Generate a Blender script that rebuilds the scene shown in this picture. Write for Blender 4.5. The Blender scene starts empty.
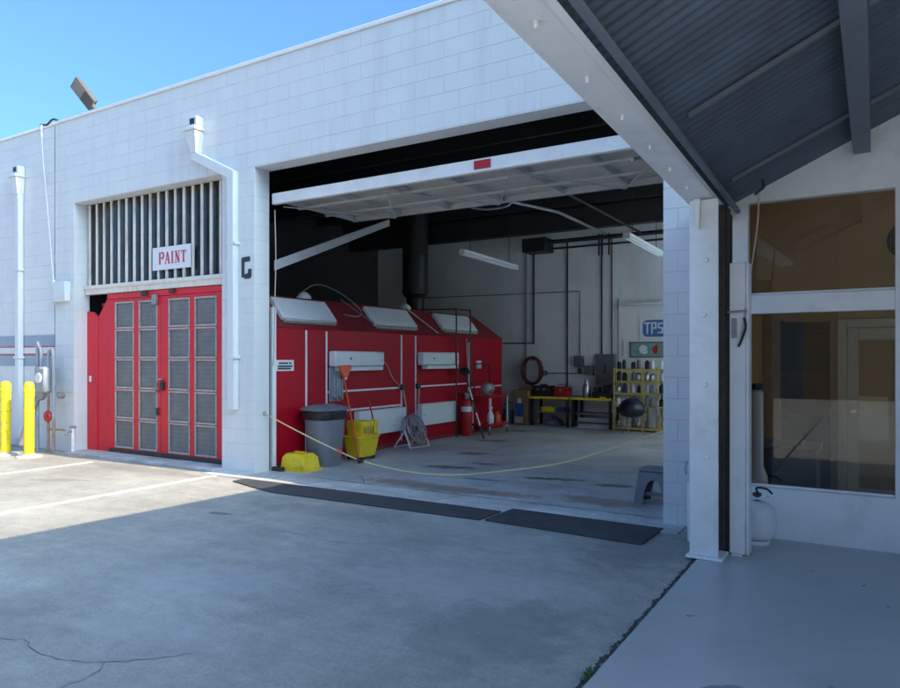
import bpy, bmesh, math, random
from mathutils import Vector, Matrix
R = math.radians
rnd = random.Random(7)
SC = bpy.context.scene
COL = SC.collection

# ------------------------------------------------------------------ camera
cd = bpy.data.cameras.new('camera')
cam = bpy.data.objects.new('camera', cd); COL.objects.link(cam)
cam.location = (0, 0, 1.61)
cam.rotation_euler = (R(90), 0, R(31.35))
cd.sensor_width = 36.0
cd.lens = 36.0 * 700 / 900
cd.shift_y = 14 / 900
cd.clip_start = 0.05
cd.clip_end = 2000
SC.camera = cam

# ------------------------------------------------------------------ sky, sun, exposure
SUN_EL, SUN_AZ = R(31.3), R(2.2)          # sun stands to +X, a touch behind the facade plane
world = bpy.data.worlds.new('World'); SC.world = world
world.use_nodes = True
wn = world.node_tree.nodes; wl = world.node_tree.links
wn.clear()
sky = wn.new('ShaderNodeTexSky'); sky.sky_type = 'NISHITA'; sky.sun_disc = False
sky.sun_elevation = SUN_EL; sky.sun_rotation = R(90) - SUN_AZ
sky.air_density = 0.85; sky.dust_density = 5.0; sky.ozone_density = 8.0
bg = wn.new('ShaderNodeBackground'); bg.inputs["Strength"].default_value = 0.095
wo = wn.new('ShaderNodeOutputWorld')
tint = wn.new('ShaderNodeMix'); tint.data_type = 'RGBA'; tint.blend_type = 'MULTIPLY'; tint.inputs[0].default_value = 1.0
tint.inputs[7].default_value = (0.82, 0.99, 0.98, 1)
wl.new(sky.outputs['Color'], tint.inputs[6]); wl.new(tint.outputs[2], bg.inputs['Color']); wl.new(bg.outputs['Background'], wo.inputs['Surface'])
sd = bpy.data.lights.new('sun', 'SUN'); sd.energy = 2.0; sd.angle = R(0.5); sd.color = (1.0, 0.84, 0.62)
sun = bpy.data.objects.new('sun', sd); COL.objects.link(sun)
sv = Vector((math.cos(SUN_EL) * math.cos(SUN_AZ), math.cos(SUN_EL) * math.sin(SUN_AZ), math.sin(SUN_EL)))
sun.rotation_euler = sv.to_track_quat('Z', 'Y').to_euler()
sun.location = (30, 2, 20)
SC.view_settings.view_transform = 'Standard'
SC.view_settings.look = 'None'
SC.view_settings.gamma = 1.0
SC.view_settings.exposure = 2.27
SC.view_settings.use_curve_mapping = False

# ------------------------------------------------------------------ materials
MATS = {}
def pmat(name, col, rough=0.5, metal=0.0, var=0.12, scale=3.0, bump=0.08, bscale=60.0, dirt=None, dirt_amt=0.0,
         dirt_scale=2.0, dirt_stretch=(1, 1, 1), spec=0.5, extra=None, rvar=0.15):
    m = bpy.data.materials.new(name); m.use_nodes = True
    nt = m.node_tree; N = nt.nodes; L = nt.links
    b = N['Principled BSDF']
    geo = N.new('ShaderNodeNewGeometry')
    n1 = N.new('ShaderNodeTexNoise'); n1.inputs['Scale'].default_value = scale; n1.inputs['Detail'].default_value = 6
    n1.inputs['Roughness'].default_value = 0.65
    L.new(geo.outputs['Position'], n1.inputs['Vector'])
    ramp = N.new('ShaderNodeMapRange'); ramp.inputs[1].default_value = 0.3; ramp.inputs[2].default_value = 0.7
    ramp.inputs[3].default_value = 1 - var; ramp.inputs[4].default_value = 1 + var
    L.new(n1.outputs['Fac'], ramp.inputs[0])
    mul = N.new('ShaderNodeVectorMath'); mul.operation = 'SCALE'
    mul.inputs[0].default_value = col[:3]
    L.new(ramp.outputs[0], mul.inputs['Scale'])
    out = mul.outputs[0]
    if extra:
        out = extra(nt, geo, out)
    if dirt is not None:
        mp = N.new('ShaderNodeMapping'); mp.inputs['Scale'].default_value = dirt_stretch
        L.new(geo.outputs['Position'], mp.inputs['Vector'])
        n3 = N.new('ShaderNodeTexNoise'); n3.inputs['Scale'].default_value = dirt_scale; n3.inputs['Detail'].default_value = 8
        n3.inputs['Roughness'].default_value = 0.7
        L.new(mp.outputs[0], n3.inputs['Vector'])
        r3 = N.new('ShaderNodeMapRange'); r3.inputs[1].default_value = 0.5; r3.inputs[2].default_value = 0.75
        r3.inputs[3].default_value = 0; r3.inputs[4].default_value = dirt_amt
        L.new(n3.outputs['Fac'], r3.inputs[0])
        mx = N.new('ShaderNodeMix'); mx.data_type = 'RGBA'
        L.new(r3.outputs[0], mx.inputs[0]); L.new(out, mx.inputs[6]); mx.inputs[7].default_value = (*dirt[:3], 1)
        out = mx.outputs[2]
    L.new(out, b.inputs['Base Color'])
    rr = N.new('ShaderNodeMapRange'); rr.inputs[3].default_value = max(0.02, rough - rvar * rough); rr.inputs[4].default_value = min(1, rough + rvar * rough)
    L.new(n1.outputs['Fac'], rr.inputs[0]); L.new(rr.outputs[0], b.inputs['Roughness'])
    b.inputs['Metallic'].default_value = metal
    b.inputs['Specular IOR Level'].default_value = spec
    if bump:
        n2 = N.new('ShaderNodeTexNoise'); n2.inputs['Scale'].default_value = bscale; n2.inputs['Detail'].default_value = 4
        L.new(geo.outputs['Position'], n2.inputs['Vector'])
        bp = N.new('ShaderNodeBump'); bp.inputs['Strength'].default_value = bump; bp.inputs['Distance'].default_value = 0.01
        L.new(n2.outputs['Fac'], bp.inputs['Height']); L.new(bp.outputs[0], b.inputs['Normal'])
    MATS[name] = m
    return m

def per_object(amt):
    def f(nt, geo, out):
        N = nt.nodes; L = nt.links
        oi = N.new('ShaderNodeObjectInfo')
        mr = N.new('ShaderNodeMapRange'); mr.inputs[3].default_value = 1 - amt; mr.inputs[4].default_value = 1 + amt
        L.new(oi.outputs['Random'], mr.inputs[0])
        v = N.new('ShaderNodeVectorMath'); v.operation = 'SCALE'
        L.new(out, v.inputs[0]); L.new(mr.outputs[0], v.inputs['Scale'])
        return v.outputs[0]
    return f

def stripes(nt, geo, out):
    """painted grey / red / white bands round the neighbour's wall"""
    N = nt.nodes; L = nt.links
    sep = N.new('ShaderNodeSeparateXYZ'); L.new(geo.outputs['Position'], sep.inputs[0])
    cur = per_object(0.02)(nt, geo, out)
    for z0, z1, c in ((1.46, 1.655, (0.30, 0.36, 0.45)), (1.655, 1.69, (0.42, 0.08, 0.11)), (1.80, 1.835, (0.42, 0.08, 0.11)), (1.835, 2.02, (0.30, 0.36, 0.45))):
        a = N.new('ShaderNodeMath'); a.operation = 'GREATER_THAN'; L.new(sep.outputs['Z'], a.inputs[0]); a.inputs[1].default_value = z0
        d = N.new('ShaderNodeMath'); d.operation = 'LESS_THAN'; L.new(sep.outputs['Z'], d.inputs[0]); d.inputs[1].default_value = z1
        mm = N.new('ShaderNodeMath'); mm.operation = 'MULTIPLY'; L.new(a.outputs[0], mm.inputs[0]); L.new(d.outputs[0], mm.inputs[1])
        mx = N.new('ShaderNodeMix'); mx.data_type = 'RGBA'
        L.new(mm.outputs[0], mx.inputs[0]); L.new(cur, mx.inputs[6]); mx.inputs[7].default_value = (*c, 1)
        cur = mx.outputs[2]
    return cur

def speckle(nt, geo, out, amt=0.25, scale=140):
    N = nt.nodes; L = nt.links
    n = N.new('ShaderNodeTexNoise'); n.inputs['Scale'].default_value = scale; n.inputs['Detail'].default_value = 3
    L.new(geo.outputs['Position'], n.inputs['Vector'])
    big = N.new('ShaderNodeTexNoise'); big.inputs['Scale'].default_value = 0.55; big.inputs['Detail'].default_value = 7; big.inputs['Roughness'].default_value = 0.62
    L.new(geo.outputs['Position'], big.inputs['Vector'])
    ad = N.new('ShaderNodeMapRange'); ad.inputs[1].default_value = 0.3; ad.inputs[2].default_value = 0.7; ad.inputs[3].default_value = 1 - amt; ad.inputs[4].default_value = 1 + amt
    L.new(n.outputs['Fac'], ad.inputs[0])
    bd = N.new('ShaderNodeMapRange'); bd.inputs[1].default_value = 0.35; bd.inputs[2].default_value = 0.68; bd.inputs[3].default_value = 0.78; bd.inputs[4].default_value = 1.2
    L.new(big.outputs['Fac'], bd.inputs[0])
    mu = N.new('ShaderNodeMath'); mu.operation = 'MULTIPLY'; L.new(ad.outputs[0], mu.inputs[0]); L.new(bd.outputs[0], mu.inputs[1])
    for sc, det, st, am in ((7.0, 9, (1, 1, 1), 0.10), (2.2, 6, (0.5, 2.6, 1), 0.08), (34.0, 4, (1, 1, 1), 0.10)):
        mp = N.new('ShaderNodeMapping'); mp.inputs['Scale'].default_value = st; mp.inputs['Rotation'].default_value = (0, 0, 0.35)
        L.new(geo.outputs['Position'], mp.inputs['Vector'])
        q = N.new('ShaderNodeTexNoise'); q.inputs['Scale'].default_value = sc; q.inputs['Detail'].default_value = det; q.inputs['Roughness'].default_value = 0.7
        L.new(mp.outputs[0], q.inputs['Vector'])
        w = N.new('ShaderNodeMapRange'); w.inputs[1].default_value = 0.33; w.inputs[2].default_value = 0.67; w.inputs[3].default_value = 1 - am; w.inputs[4].default_value = 1 + am
        L.new(q.outputs['Fac'], w.inputs[0])
        m2 = N.new('ShaderNodeMath'); m2.operation = 'MULTIPLY'; L.new(mu.outputs[0], m2.inputs[0]); L.new(w.outputs[0], m2.inputs[1]); mu = m2
    v = N.new('ShaderNodeVectorMath'); v.operation = 'SCALE'
    L.new(out, v.inputs[0]); L.new(mu.outputs[0], v.inputs['Scale'])
    return v.outputs[0]

def spots(lst):
    """soft worn stains: (x, y, rx, ry, rot, colour, strength)"""
    def f(nt, geo, out):
        N = nt.nodes; L = nt.links
        cur = speckle(nt, geo, out)
        nz = N.new('ShaderNodeTexNoise'); nz.inputs['Scale'].default_value = 5.0; nz.inputs['Detail'].default_value = 8; nz.inputs['Roughness'].default_value = 0.75
        L.new(geo.outputs['Position'], nz.inputs['Vector'])
        for (x, y, rx, ry, rot, c, st) in lst:
            mp = N.new('ShaderNodeMapping'); mp.vector_type = 'TEXTURE'
            mp.inputs['Location'].default_value = (x, y, 0); mp.inputs['Rotation'].default_value = (0, 0, rot); mp.inputs['Scale'].default_value = (rx, ry, 1)
            L.new(geo.outputs['Position'], mp.inputs['Vector'])
            ln = N.new('ShaderNodeVectorMath'); ln.operation = 'LENGTH'; L.new(mp.outputs[0], ln.inputs[0])
            ad = N.new('ShaderNodeMath'); ad.operation = 'MULTIPLY_ADD'; L.new(nz.outputs['Fac'], ad.inputs[0]); ad.inputs[1].default_value = 2.6; L.new(ln.outputs['Value'], ad.inputs[2])
            mr = N.new('ShaderNodeMapRange'); mr.interpolation_type = 'SMOOTHSTEP'
            mr.inputs[1].default_value = 1.85; mr.inputs[2].default_value = 2.45; mr.inputs[3].default_value = st; mr.inputs[4].default_value = 0.0
            L.new(ad.outputs[0], mr.inputs[0])
            mx = N.new('ShaderNodeMix'); mx.data_type = 'RGBA'; L.new(mr.outputs[0], mx.inputs[0]); L.new(cur, mx.inputs[6]); mx.inputs[7].default_value = (*c, 1)
            cur = mx.outputs[2]
        return cur
    return f
_OIL, _BRN, _PALE = (0.07, 0.066, 0.064), (0.30, 0.22, 0.175), (0.46, 0.45, 0.43)
FLOOR_SPOTS = [(-5.25, 7.36, .50, .24, 0, _BRN, .8), (-4.45, 7.30, .75, .20, 0, _BRN, .8), (-3.7, 7.36, .5, .18, 0, _BRN, .7), (-2.6, 7.55, .6, .25, 0, _BRN, .75),
               (-5.35, 8.75, .45, .16, .3, _OIL, .85), (-5.0, 9.3, .25, .12, 0, _OIL, .8), (-5.75, 10.2, .35, .18, .2, _OIL, .7), (-6.3, 12.0, .4, .2, .3, _OIL, .75), (-3.7, 8.6, .5, .10, .2, _OIL, .8), (-2.8, 8.55, .3, .1, .2, _OIL, .8), (-4.35, 8.1, .4, .07, .1, _OIL, .6), (-6.7, 13.9, .25, .14, 0, _OIL, .8)]
GROUND_SPOTS = [(-5.8, 4.95, .16, .05, .2, _OIL, .7), (-4.2, 3.4, .9, .35, .5, _PALE, .35), (-2.6, 4.3, 1.1, .4, .3, _PALE, .35), (-3.6, 2.6, .6, .25, .2, _PALE, .3), (-1.9, 3.6, .5, .7, 0, (0.16, 0.16, 0.155), .4), (-1.75, 5.7, .4, .6, 0, (0.17, 0.17, 0.165), .5), (-4.9, 5.6, 1.2, .25, .1, (0.18, 0.18, 0.17), .4), (-9.2, 5.2, .5, .12, .4, (0.17, 0.16, 0.15), .5), (-8.8, 6.3, 1.6, .2, 0, (0.19, 0.18, 0.17), .45)]
M_WALL = pmat('white_wall_paint', (0.70, 0.72, 0.73), 0.55, var=0.03, scale=1.3, bump=0.10, bscale=110, dirt=(0.46, 0.47, 0.48), dirt_amt=0.34, dirt_scale=2.2, dirt_stretch=(1.6, 1, 0.18), extra=per_object(0.012))
M_WALL2 = pmat('banded_wall_paint', (0.70, 0.72, 0.73), 0.55, var=0.03, scale=1.3, bump=0.10, bscale=110, dirt=(0.46, 0.47, 0.48), dirt_amt=0.2, dirt_scale=1.4, dirt_stretch=(1, 1, 0.25), extra=stripes)
M_MORTAR = pmat('painted_mortar', (0.62, 0.655, 0.68), 0.7, var=0.06, bump=0.15, bscale=150)
M_INWALL = pmat('interior_block_paint', (0.80, 0.81, 0.82), 0.6, var=0.05, scale=1.0, bump=0.12, bscale=110, dirt=(0.36, 0.36, 0.36), dirt_amt=0.4, dirt_scale=1.0, dirt_stretch=(1, 1, 0.4))
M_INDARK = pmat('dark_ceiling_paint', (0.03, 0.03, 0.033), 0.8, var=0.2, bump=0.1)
M_INSIDE = pmat('shade_darkened_wall', (0.05, 0.05, 0.055), 0.8, var=0.2, bump=0.1)  # wall colour blackened to stand in for the dark above the booth
M_WHITE = pmat('white_metal_paint', (0.78, 0.79, 0.80), 0.4, var=0.04, scale=6, bump=0.03, dirt=(0.42, 0.40, 0.37), dirt_amt=0.25, dirt_scale=5, dirt_stretch=(1, 1, 0.3))
M_COPING = pmat('coping_metal', (0.82, 0.82, 0.80), 0.35, var=0.04, scale=4, bump=0.02)
M_STEEL_W = pmat('white_steel_paint', (0.83, 0.84, 0.84), 0.38, var=0.04, scale=4, bump=0.04, bscale=30, dirt=(0.33, 0.30, 0.27), dirt_amt=0.28, dirt_scale=3)
M_ROOF = pmat('galvanised_roof_sheet', (0.12, 0.15, 0.18), 0.45, metal=0.3, var=0.22, scale=2.2, bump=0.05, dirt=(0.09, 0.075, 0.07), dirt_amt=0.5, dirt_scale=1.4)
M_RAFTER = pmat('grey_rafter_paint', (0.17, 0.20, 0.235), 0.55, var=0.12, bump=0.05, dirt=(0.10, 0.08, 0.07), dirt_amt=0.4, dirt_scale=4)
M_GROUND = pmat('worn_lot_concrete', (0.36, 0.345, 0.31), 0.88, var=0.10, scale=1.6, bump=0.35, bscale=90, dirt=(0.20, 0.20, 0.19), dirt_amt=0.4, dirt_scale=0.9, extra=spots(GROUND_SPOTS))
M_APRON = pmat('pale_apron_concrete', (0.52, 0.51, 0.49), 0.85, var=0.14, scale=2.2, bump=0.25, bscale=80, dirt=(0.2, 0.18, 0.16), dirt_amt=0.5, dirt_scale=1.6, extra=speckle)
M_FLOOR = pmat('garage_floor_concrete', (0.49, 0.50, 0.50), 0.55, var=0.14, scale=1.2, bump=0.08, bscale=40, dirt=(0.20, 0.19, 0.18), dirt_amt=0.6, dirt_scale=0.9, extra=spots(FLOOR_SPOTS), rvar=0.35)
M_SLAB = pmat('sealed_grey_slab', (0.43, 0.44, 0.435), 0.36, var=0.07, scale=1.1, bump=0.03, bscale=25, dirt=(0.32, 0.32, 0.315), dirt_amt=0.5, dirt_scale=1.2, rvar=0.35)
M_LINE = pmat('worn_line_paint', (0.66, 0.65, 0.61), 0.8, var=0.12, scale=8, bump=0.2, bscale=100, dirt=(0.27, 0.26, 0.24), dirt_amt=0.8, dirt_scale=7)
M_RUBBER = pmat('black_rubber_mat', (0.055, 0.057, 0.06), 0.8, var=0.25, scale=4, bump=0.25, bscale=120, dirt=(0.10, 0.10, 0.10), dirt_amt=0.5, dirt_scale=3)
M_CRACK = pmat('crack_fill', (0.06, 0.056, 0.05), 0.95, var=0.3, bump=0.3)
M_HAIR = pmat('hairline_crack', (0.16, 0.16, 0.15), 0.95, var=0.3, bump=0.2)
M_STAIN = pmat('oil_stain', (0.085, 0.08, 0.078), 0.45, var=0.3, scale=8, bump=0.02)
M_SLABSTAIN = pmat('faint_slab_stain', (0.23, 0.24, 0.25), 0.45, var=0.2, scale=8, bump=0.02)
M_RUSTSTAIN = pmat('brown_stain', (0.30, 0.23, 0.19), 0.7, var=0.3, scale=5, bump=0.1)
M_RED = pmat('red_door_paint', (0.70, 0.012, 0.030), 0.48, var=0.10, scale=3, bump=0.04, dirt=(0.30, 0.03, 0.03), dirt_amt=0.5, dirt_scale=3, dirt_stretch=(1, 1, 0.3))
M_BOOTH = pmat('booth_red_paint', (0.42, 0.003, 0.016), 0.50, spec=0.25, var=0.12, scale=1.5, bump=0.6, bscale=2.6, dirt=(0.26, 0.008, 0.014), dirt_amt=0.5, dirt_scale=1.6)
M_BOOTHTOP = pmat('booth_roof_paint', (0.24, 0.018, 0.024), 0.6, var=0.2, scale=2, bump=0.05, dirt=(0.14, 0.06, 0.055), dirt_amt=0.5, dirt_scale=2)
M_BEAD = pmat('weathered_grey_bead', (0.42, 0.41, 0.39), 0.8, var=0.2, scale=14, bump=0.2, dirt=(0.2, 0.17, 0.15), dirt_amt=0.5, dirt_scale=10)
M_BAR = pmat('cream_bar_paint', (0.76, 0.73, 0.66), 0.6, var=0.08, scale=7, bump=0.08, dirt=(0.32, 0.17, 0.08), dirt_amt=0.75, dirt_scale=3.2, dirt_stretch=(1.6, 1, 0.5))
M_DARKGLASS = pmat('dusty_dark_glass', (0.035, 0.037, 0.04), 0.25, var=0.4, scale=3, bump=0.02, dirt=(0.16, 0.14, 0.12), dirt_amt=0.35, dirt_scale=4)
M_YELLOW = pmat('yellow_safety_paint', (0.85, 0.66, 0.01), 0.42, var=0.06, scale=6, bump=0.03, dirt=(0.36, 0.26, 0.06), dirt_amt=0.8, dirt_scale=9)
M_RACKY = pmat('dull_yellow_rack_paint', (0.56, 0.40, 0.08), 0.55, var=0.15, scale=8, bump=0.05, dirt=(0.22, 0.16, 0.07), dirt_amt=0.6, dirt_scale=8)
M_YPLASTIC = pmat('yellow_plastic', (0.80, 0.58, 0.015), 0.4, var=0.08, scale=8, bump=0.02, dirt=(0.35, 0.24, 0.04), dirt_amt=0.5, dirt_scale=7)
M_GREYPL = pmat('grey_bin_plastic', (0.17, 0.185, 0.21), 0.45, var=0.08, bump=0.03, dirt=(0.25, 0.26, 0.27), dirt_amt=0.35, dirt_scale=6)
M_LIGHTPL = pmat('light_grey_plastic', (0.30, 0.33, 0.37), 0.5, var=0.06, bump=0.03)
M_BLACK = pmat('black_plastic', (0.018, 0.018, 0.02), 0.45, var=0.2, bump=0.03)
M_BLACKM = pmat('black_steel', (0.02, 0.02, 0.022), 0.5, var=0.2, bump=0.04)
M_GREYM = pmat('grey_metal', (0.30, 0.32, 0.34), 0.45, metal=0.5, var=0.12, bump=0.04, dirt=(0.16, 0.13, 0.11), dirt_amt=0.4, dirt_scale=10)
M_GREYPAINT = pmat('grey_enamel', (0.12, 0.13, 0.145), 0.45, var=0.06, bump=0.02)
M_RUST = pmat('rusty_dark_steel', (0.055, 0.045, 0.04), 0.75, var=0.4, scale=12, bump=0.25, dirt=(0.16, 0.08, 0.045), dirt_amt=0.6, dirt_scale=9)
M_RUSTPIPE = pmat('rusty_pipe', (0.33, 0.20, 0.13), 0.75, var=0.25, scale=14, bump=0.2)
M_ORANGE = pmat('orange_plastic', (0.75, 0.12, 0.04), 0.45, var=0.08, bump=0.02)
M_REDPL = pmat('red_enamel', (0.45, 0.015, 0.02), 0.35, var=0.08, bump=0.02)
M_LAMP = pmat('white_lamp_housing', (0.74, 0.76, 0.78), 0.4, var=0.04, scale=5, bump=0.02, dirt=(0.45, 0.43, 0.40), dirt_amt=0.4, dirt_scale=5)
M_ROPE = pmat('yellow_rope', (0.72, 0.60, 0.28), 0.8, var=0.15, scale=60, bump=0.3, bscale=400)
M_TWINE = pmat('pale_twine', (0.48, 0.43, 0.36), 0.8, var=0.15, scale=60, bump=0.2)
M_CARD = pmat('cardboard', (0.30, 0.18, 0.10), 0.85, var=0.1, bump=0.05)
M_SIGNW = pmat('white_sign_board', (0.76, 0.77, 0.80), 0.45, var=0.03, bump=0.01)
M_SIGNR = pmat('red_sign_letters', (0.55, 0.02, 0.06), 0.5, var=0.05, bump=0)
M_SIGNB = pmat('blue_sign_ink', (0.05, 0.17, 0.42), 0.5, var=0.1, bump=0)
M_INK = pmat('dark_ink', (0.035, 0.045, 0.06), 0.7, var=0.25, scale=15, bump=0.02)
M_BROWN = pmat('brown_panel_wall', (0.46, 0.26, 0.10), 0.6, var=0.08, scale=2, bump=0.04)
M_TAN = pmat('pale_tan_paint', (0.58, 0.50, 0.39), 0.5, var=0.06, bump=0.03)
M_TIMBER = pmat('timber_trim', (0.26, 0.17, 0.09), 0.55, var=0.15, scale=9, bump=0.05)
M_NAVY = pmat('navy_enamel', (0.012, 0.016, 0.035), 0.3, var=0.1, bump=0.01)
M_BLUE = pmat('blue_print', (0.03, 0.10, 0.28), 0.5, var=0.1, bump=0)
M_GREEN = pmat('weed_green', (0.06, 0.11, 0.03), 0.6, var=0.3, scale=30, bump=0)
M_POSTER = pmat('teal_poster', (0.20, 0.33, 0.32), 0.5, var=0.25, scale=14, bump=0)
M_DOORSKIN = pmat('tan_door_skin', (0.58, 0.55, 0.50), 0.6, var=0.15, scale=2.5, bump=0.06, dirt=(0.18, 0.15, 0.13), dirt_amt=0.6, dirt_scale=2.5)
M_DOORSTEEL = pmat('dull_door_steel', (0.44, 0.45, 0.46), 0.55, var=0.1, scale=5, bump=0.05, dirt=(0.14, 0.11, 0.1), dirt_amt=0.5, dirt_scale=5)
M_CHROME = pmat('bright_metal', (0.55, 0.56, 0.58), 0.3, metal=0.9, var=0.06, bump=0.01)
M_MAROON = pmat('maroon_hose_rubber', (0.11, 0.018, 0.02), 0.55, var=0.15, bump=0.05)
M_GLASSLENS = pmat('flood_lens', (0.20, 0.19, 0.18), 0.3, var=0.2, scale=25, bump=0.1)
M_LENS = pmat('lamp_lens', (0.52, 0.50, 0.46), 0.35, var=0.2, scale=25, bump=0.1)
M_BRONZE = pmat('dark_lamp_housing', (0.085, 0.085, 0.09), 0.5, metal=0.3, var=0.1, bump=0.02)

def glass_mat(name, tint=(0.86, 0.88, 0.88), wire=False):
    m = bpy.data.materials.new(name); m.use_nodes = True
    N = m.node_tree.nodes; L = m.node_tree.links; N.clear()
    o = N.new('ShaderNodeOutputMaterial'); mx = N.new('ShaderNodeMixShader')
    fr = N.new('ShaderNodeFresnel'); fr.inputs['IOR'].default_value = 1.55
    t = N.new('ShaderNodeBsdfTransparent'); t.inputs['Color'].default_value = (*tint, 1)
    g = N.new('ShaderNodeBsdfGlossy'); g.inputs['Roughness'].default_value = 0.01
    L.new(fr.outputs[0], mx.inputs[0]); L.new(t.outputs[0], mx.inputs[1]); L.new(g.outputs[0], mx.inputs[2]); L.new(mx.outputs[0], o.inputs['Surface'])
    return m
M_GLASS = glass_mat('clear_window_glass')

def frosted():  # panes of the side windows added to light the interiors
    m = bpy.data.materials.new('added_frosted_glass'); m.use_nodes = True
    N = m.node_tree.nodes; L = m.node_tree.links; N.clear()
    o = N.new('ShaderNodeOutputMaterial'); mx = N.new('ShaderNodeMixShader'); mx.inputs[0].default_value = 0.25
    t = N.new('ShaderNodeBsdfTranslucent'); t.inputs['Color'].default_value = (0.76, 0.88, 0.98, 1)
    d = N.new('ShaderNodeBsdfDiffuse'); d.inputs['Color'].default_value = (0.7, 0.7, 0.7, 1)
    L.new(t.outputs[0], mx.inputs[1]); L.new(d.outputs[0], mx.inputs[2]); L.new(mx.outputs[0], o.inputs['Surface'])
    return m
M_FROST = frosted()

def wired_glass():
    m = pmat('dusty_wired_glass', (0.165, 0.17, 0.172), 0.5, var=0.14, scale=5, bump=0.03, dirt=(0.25, 0.23, 0.21), dirt_amt=0.45, dirt_scale=5)
    N = m.node_tree.nodes; L = m.node_tree.links; b = N['Principled BSDF']
    src = b.inputs['Base Color'].links[0].from_socket
    geo = N.new('ShaderNodeNewGeometry'); sep = N.new('ShaderNodeSeparateXYZ'); L.new(geo.outputs['Position'], sep.inputs[0])
    w = None
    for ax in ('X', 'Z'):
        d = N.new('ShaderNodeMath'); d.operation = 'MULTIPLY'; L.new(sep.outputs[ax], d.inputs[0]); d.inputs[1].default_value = 14.0
        fr = N.new('ShaderNodeMath'); fr.operation = 'FRACT'; L.new(d.outputs[0], fr.inputs[0])
        lt = N.new('ShaderNodeMath'); lt.operation = 'LESS_THAN'; L.new(fr.outputs[0], lt.inputs[0]); lt.inputs[1].default_value = 0.14
        if w is None: w = lt
        else:
            mxx = N.new('ShaderNodeMath'); mxx.operation = 'MAXIMUM'; L.new(w.outputs[0], mxx.inputs[0]); L.new(lt.outputs[0], mxx.inputs[1]); w = mxx
    mx = N.new('ShaderNodeMix'); mx.data_type = 'RGBA'
    hf = N.new('ShaderNodeMath'); hf.operation = 'MULTIPLY'; L.new(w.outputs[0], hf.inputs[0]); hf.inputs[1].default_value = 0.45
    L.new(hf.outputs[0], mx.inputs[0]); L.new(src, mx.inputs[6]); mx.inputs[7].default_value = (0.085, 0.085, 0.085, 1)
    L.new(mx.outputs[2], b.inputs['Base Color'])
    return m
M_WIRED = wired_glass()

# ------------------------------------------------------------------ mesh helpers
ROOT = {}
def thing(name, label, cat, loc=(0, 0, 0), group=None, kind=None):
    o = bpy.data.objects.new(name, None); COL.objects.link(o)
    o.location = loc; o.empty_display_size = 0.1
    if label: o['label'] = label
    if cat: o['category'] = cat
    if group: o['group'] = group
    if kind: o['kind'] = kind
    ROOT[o.name] = Vector(loc)
    return o

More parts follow.
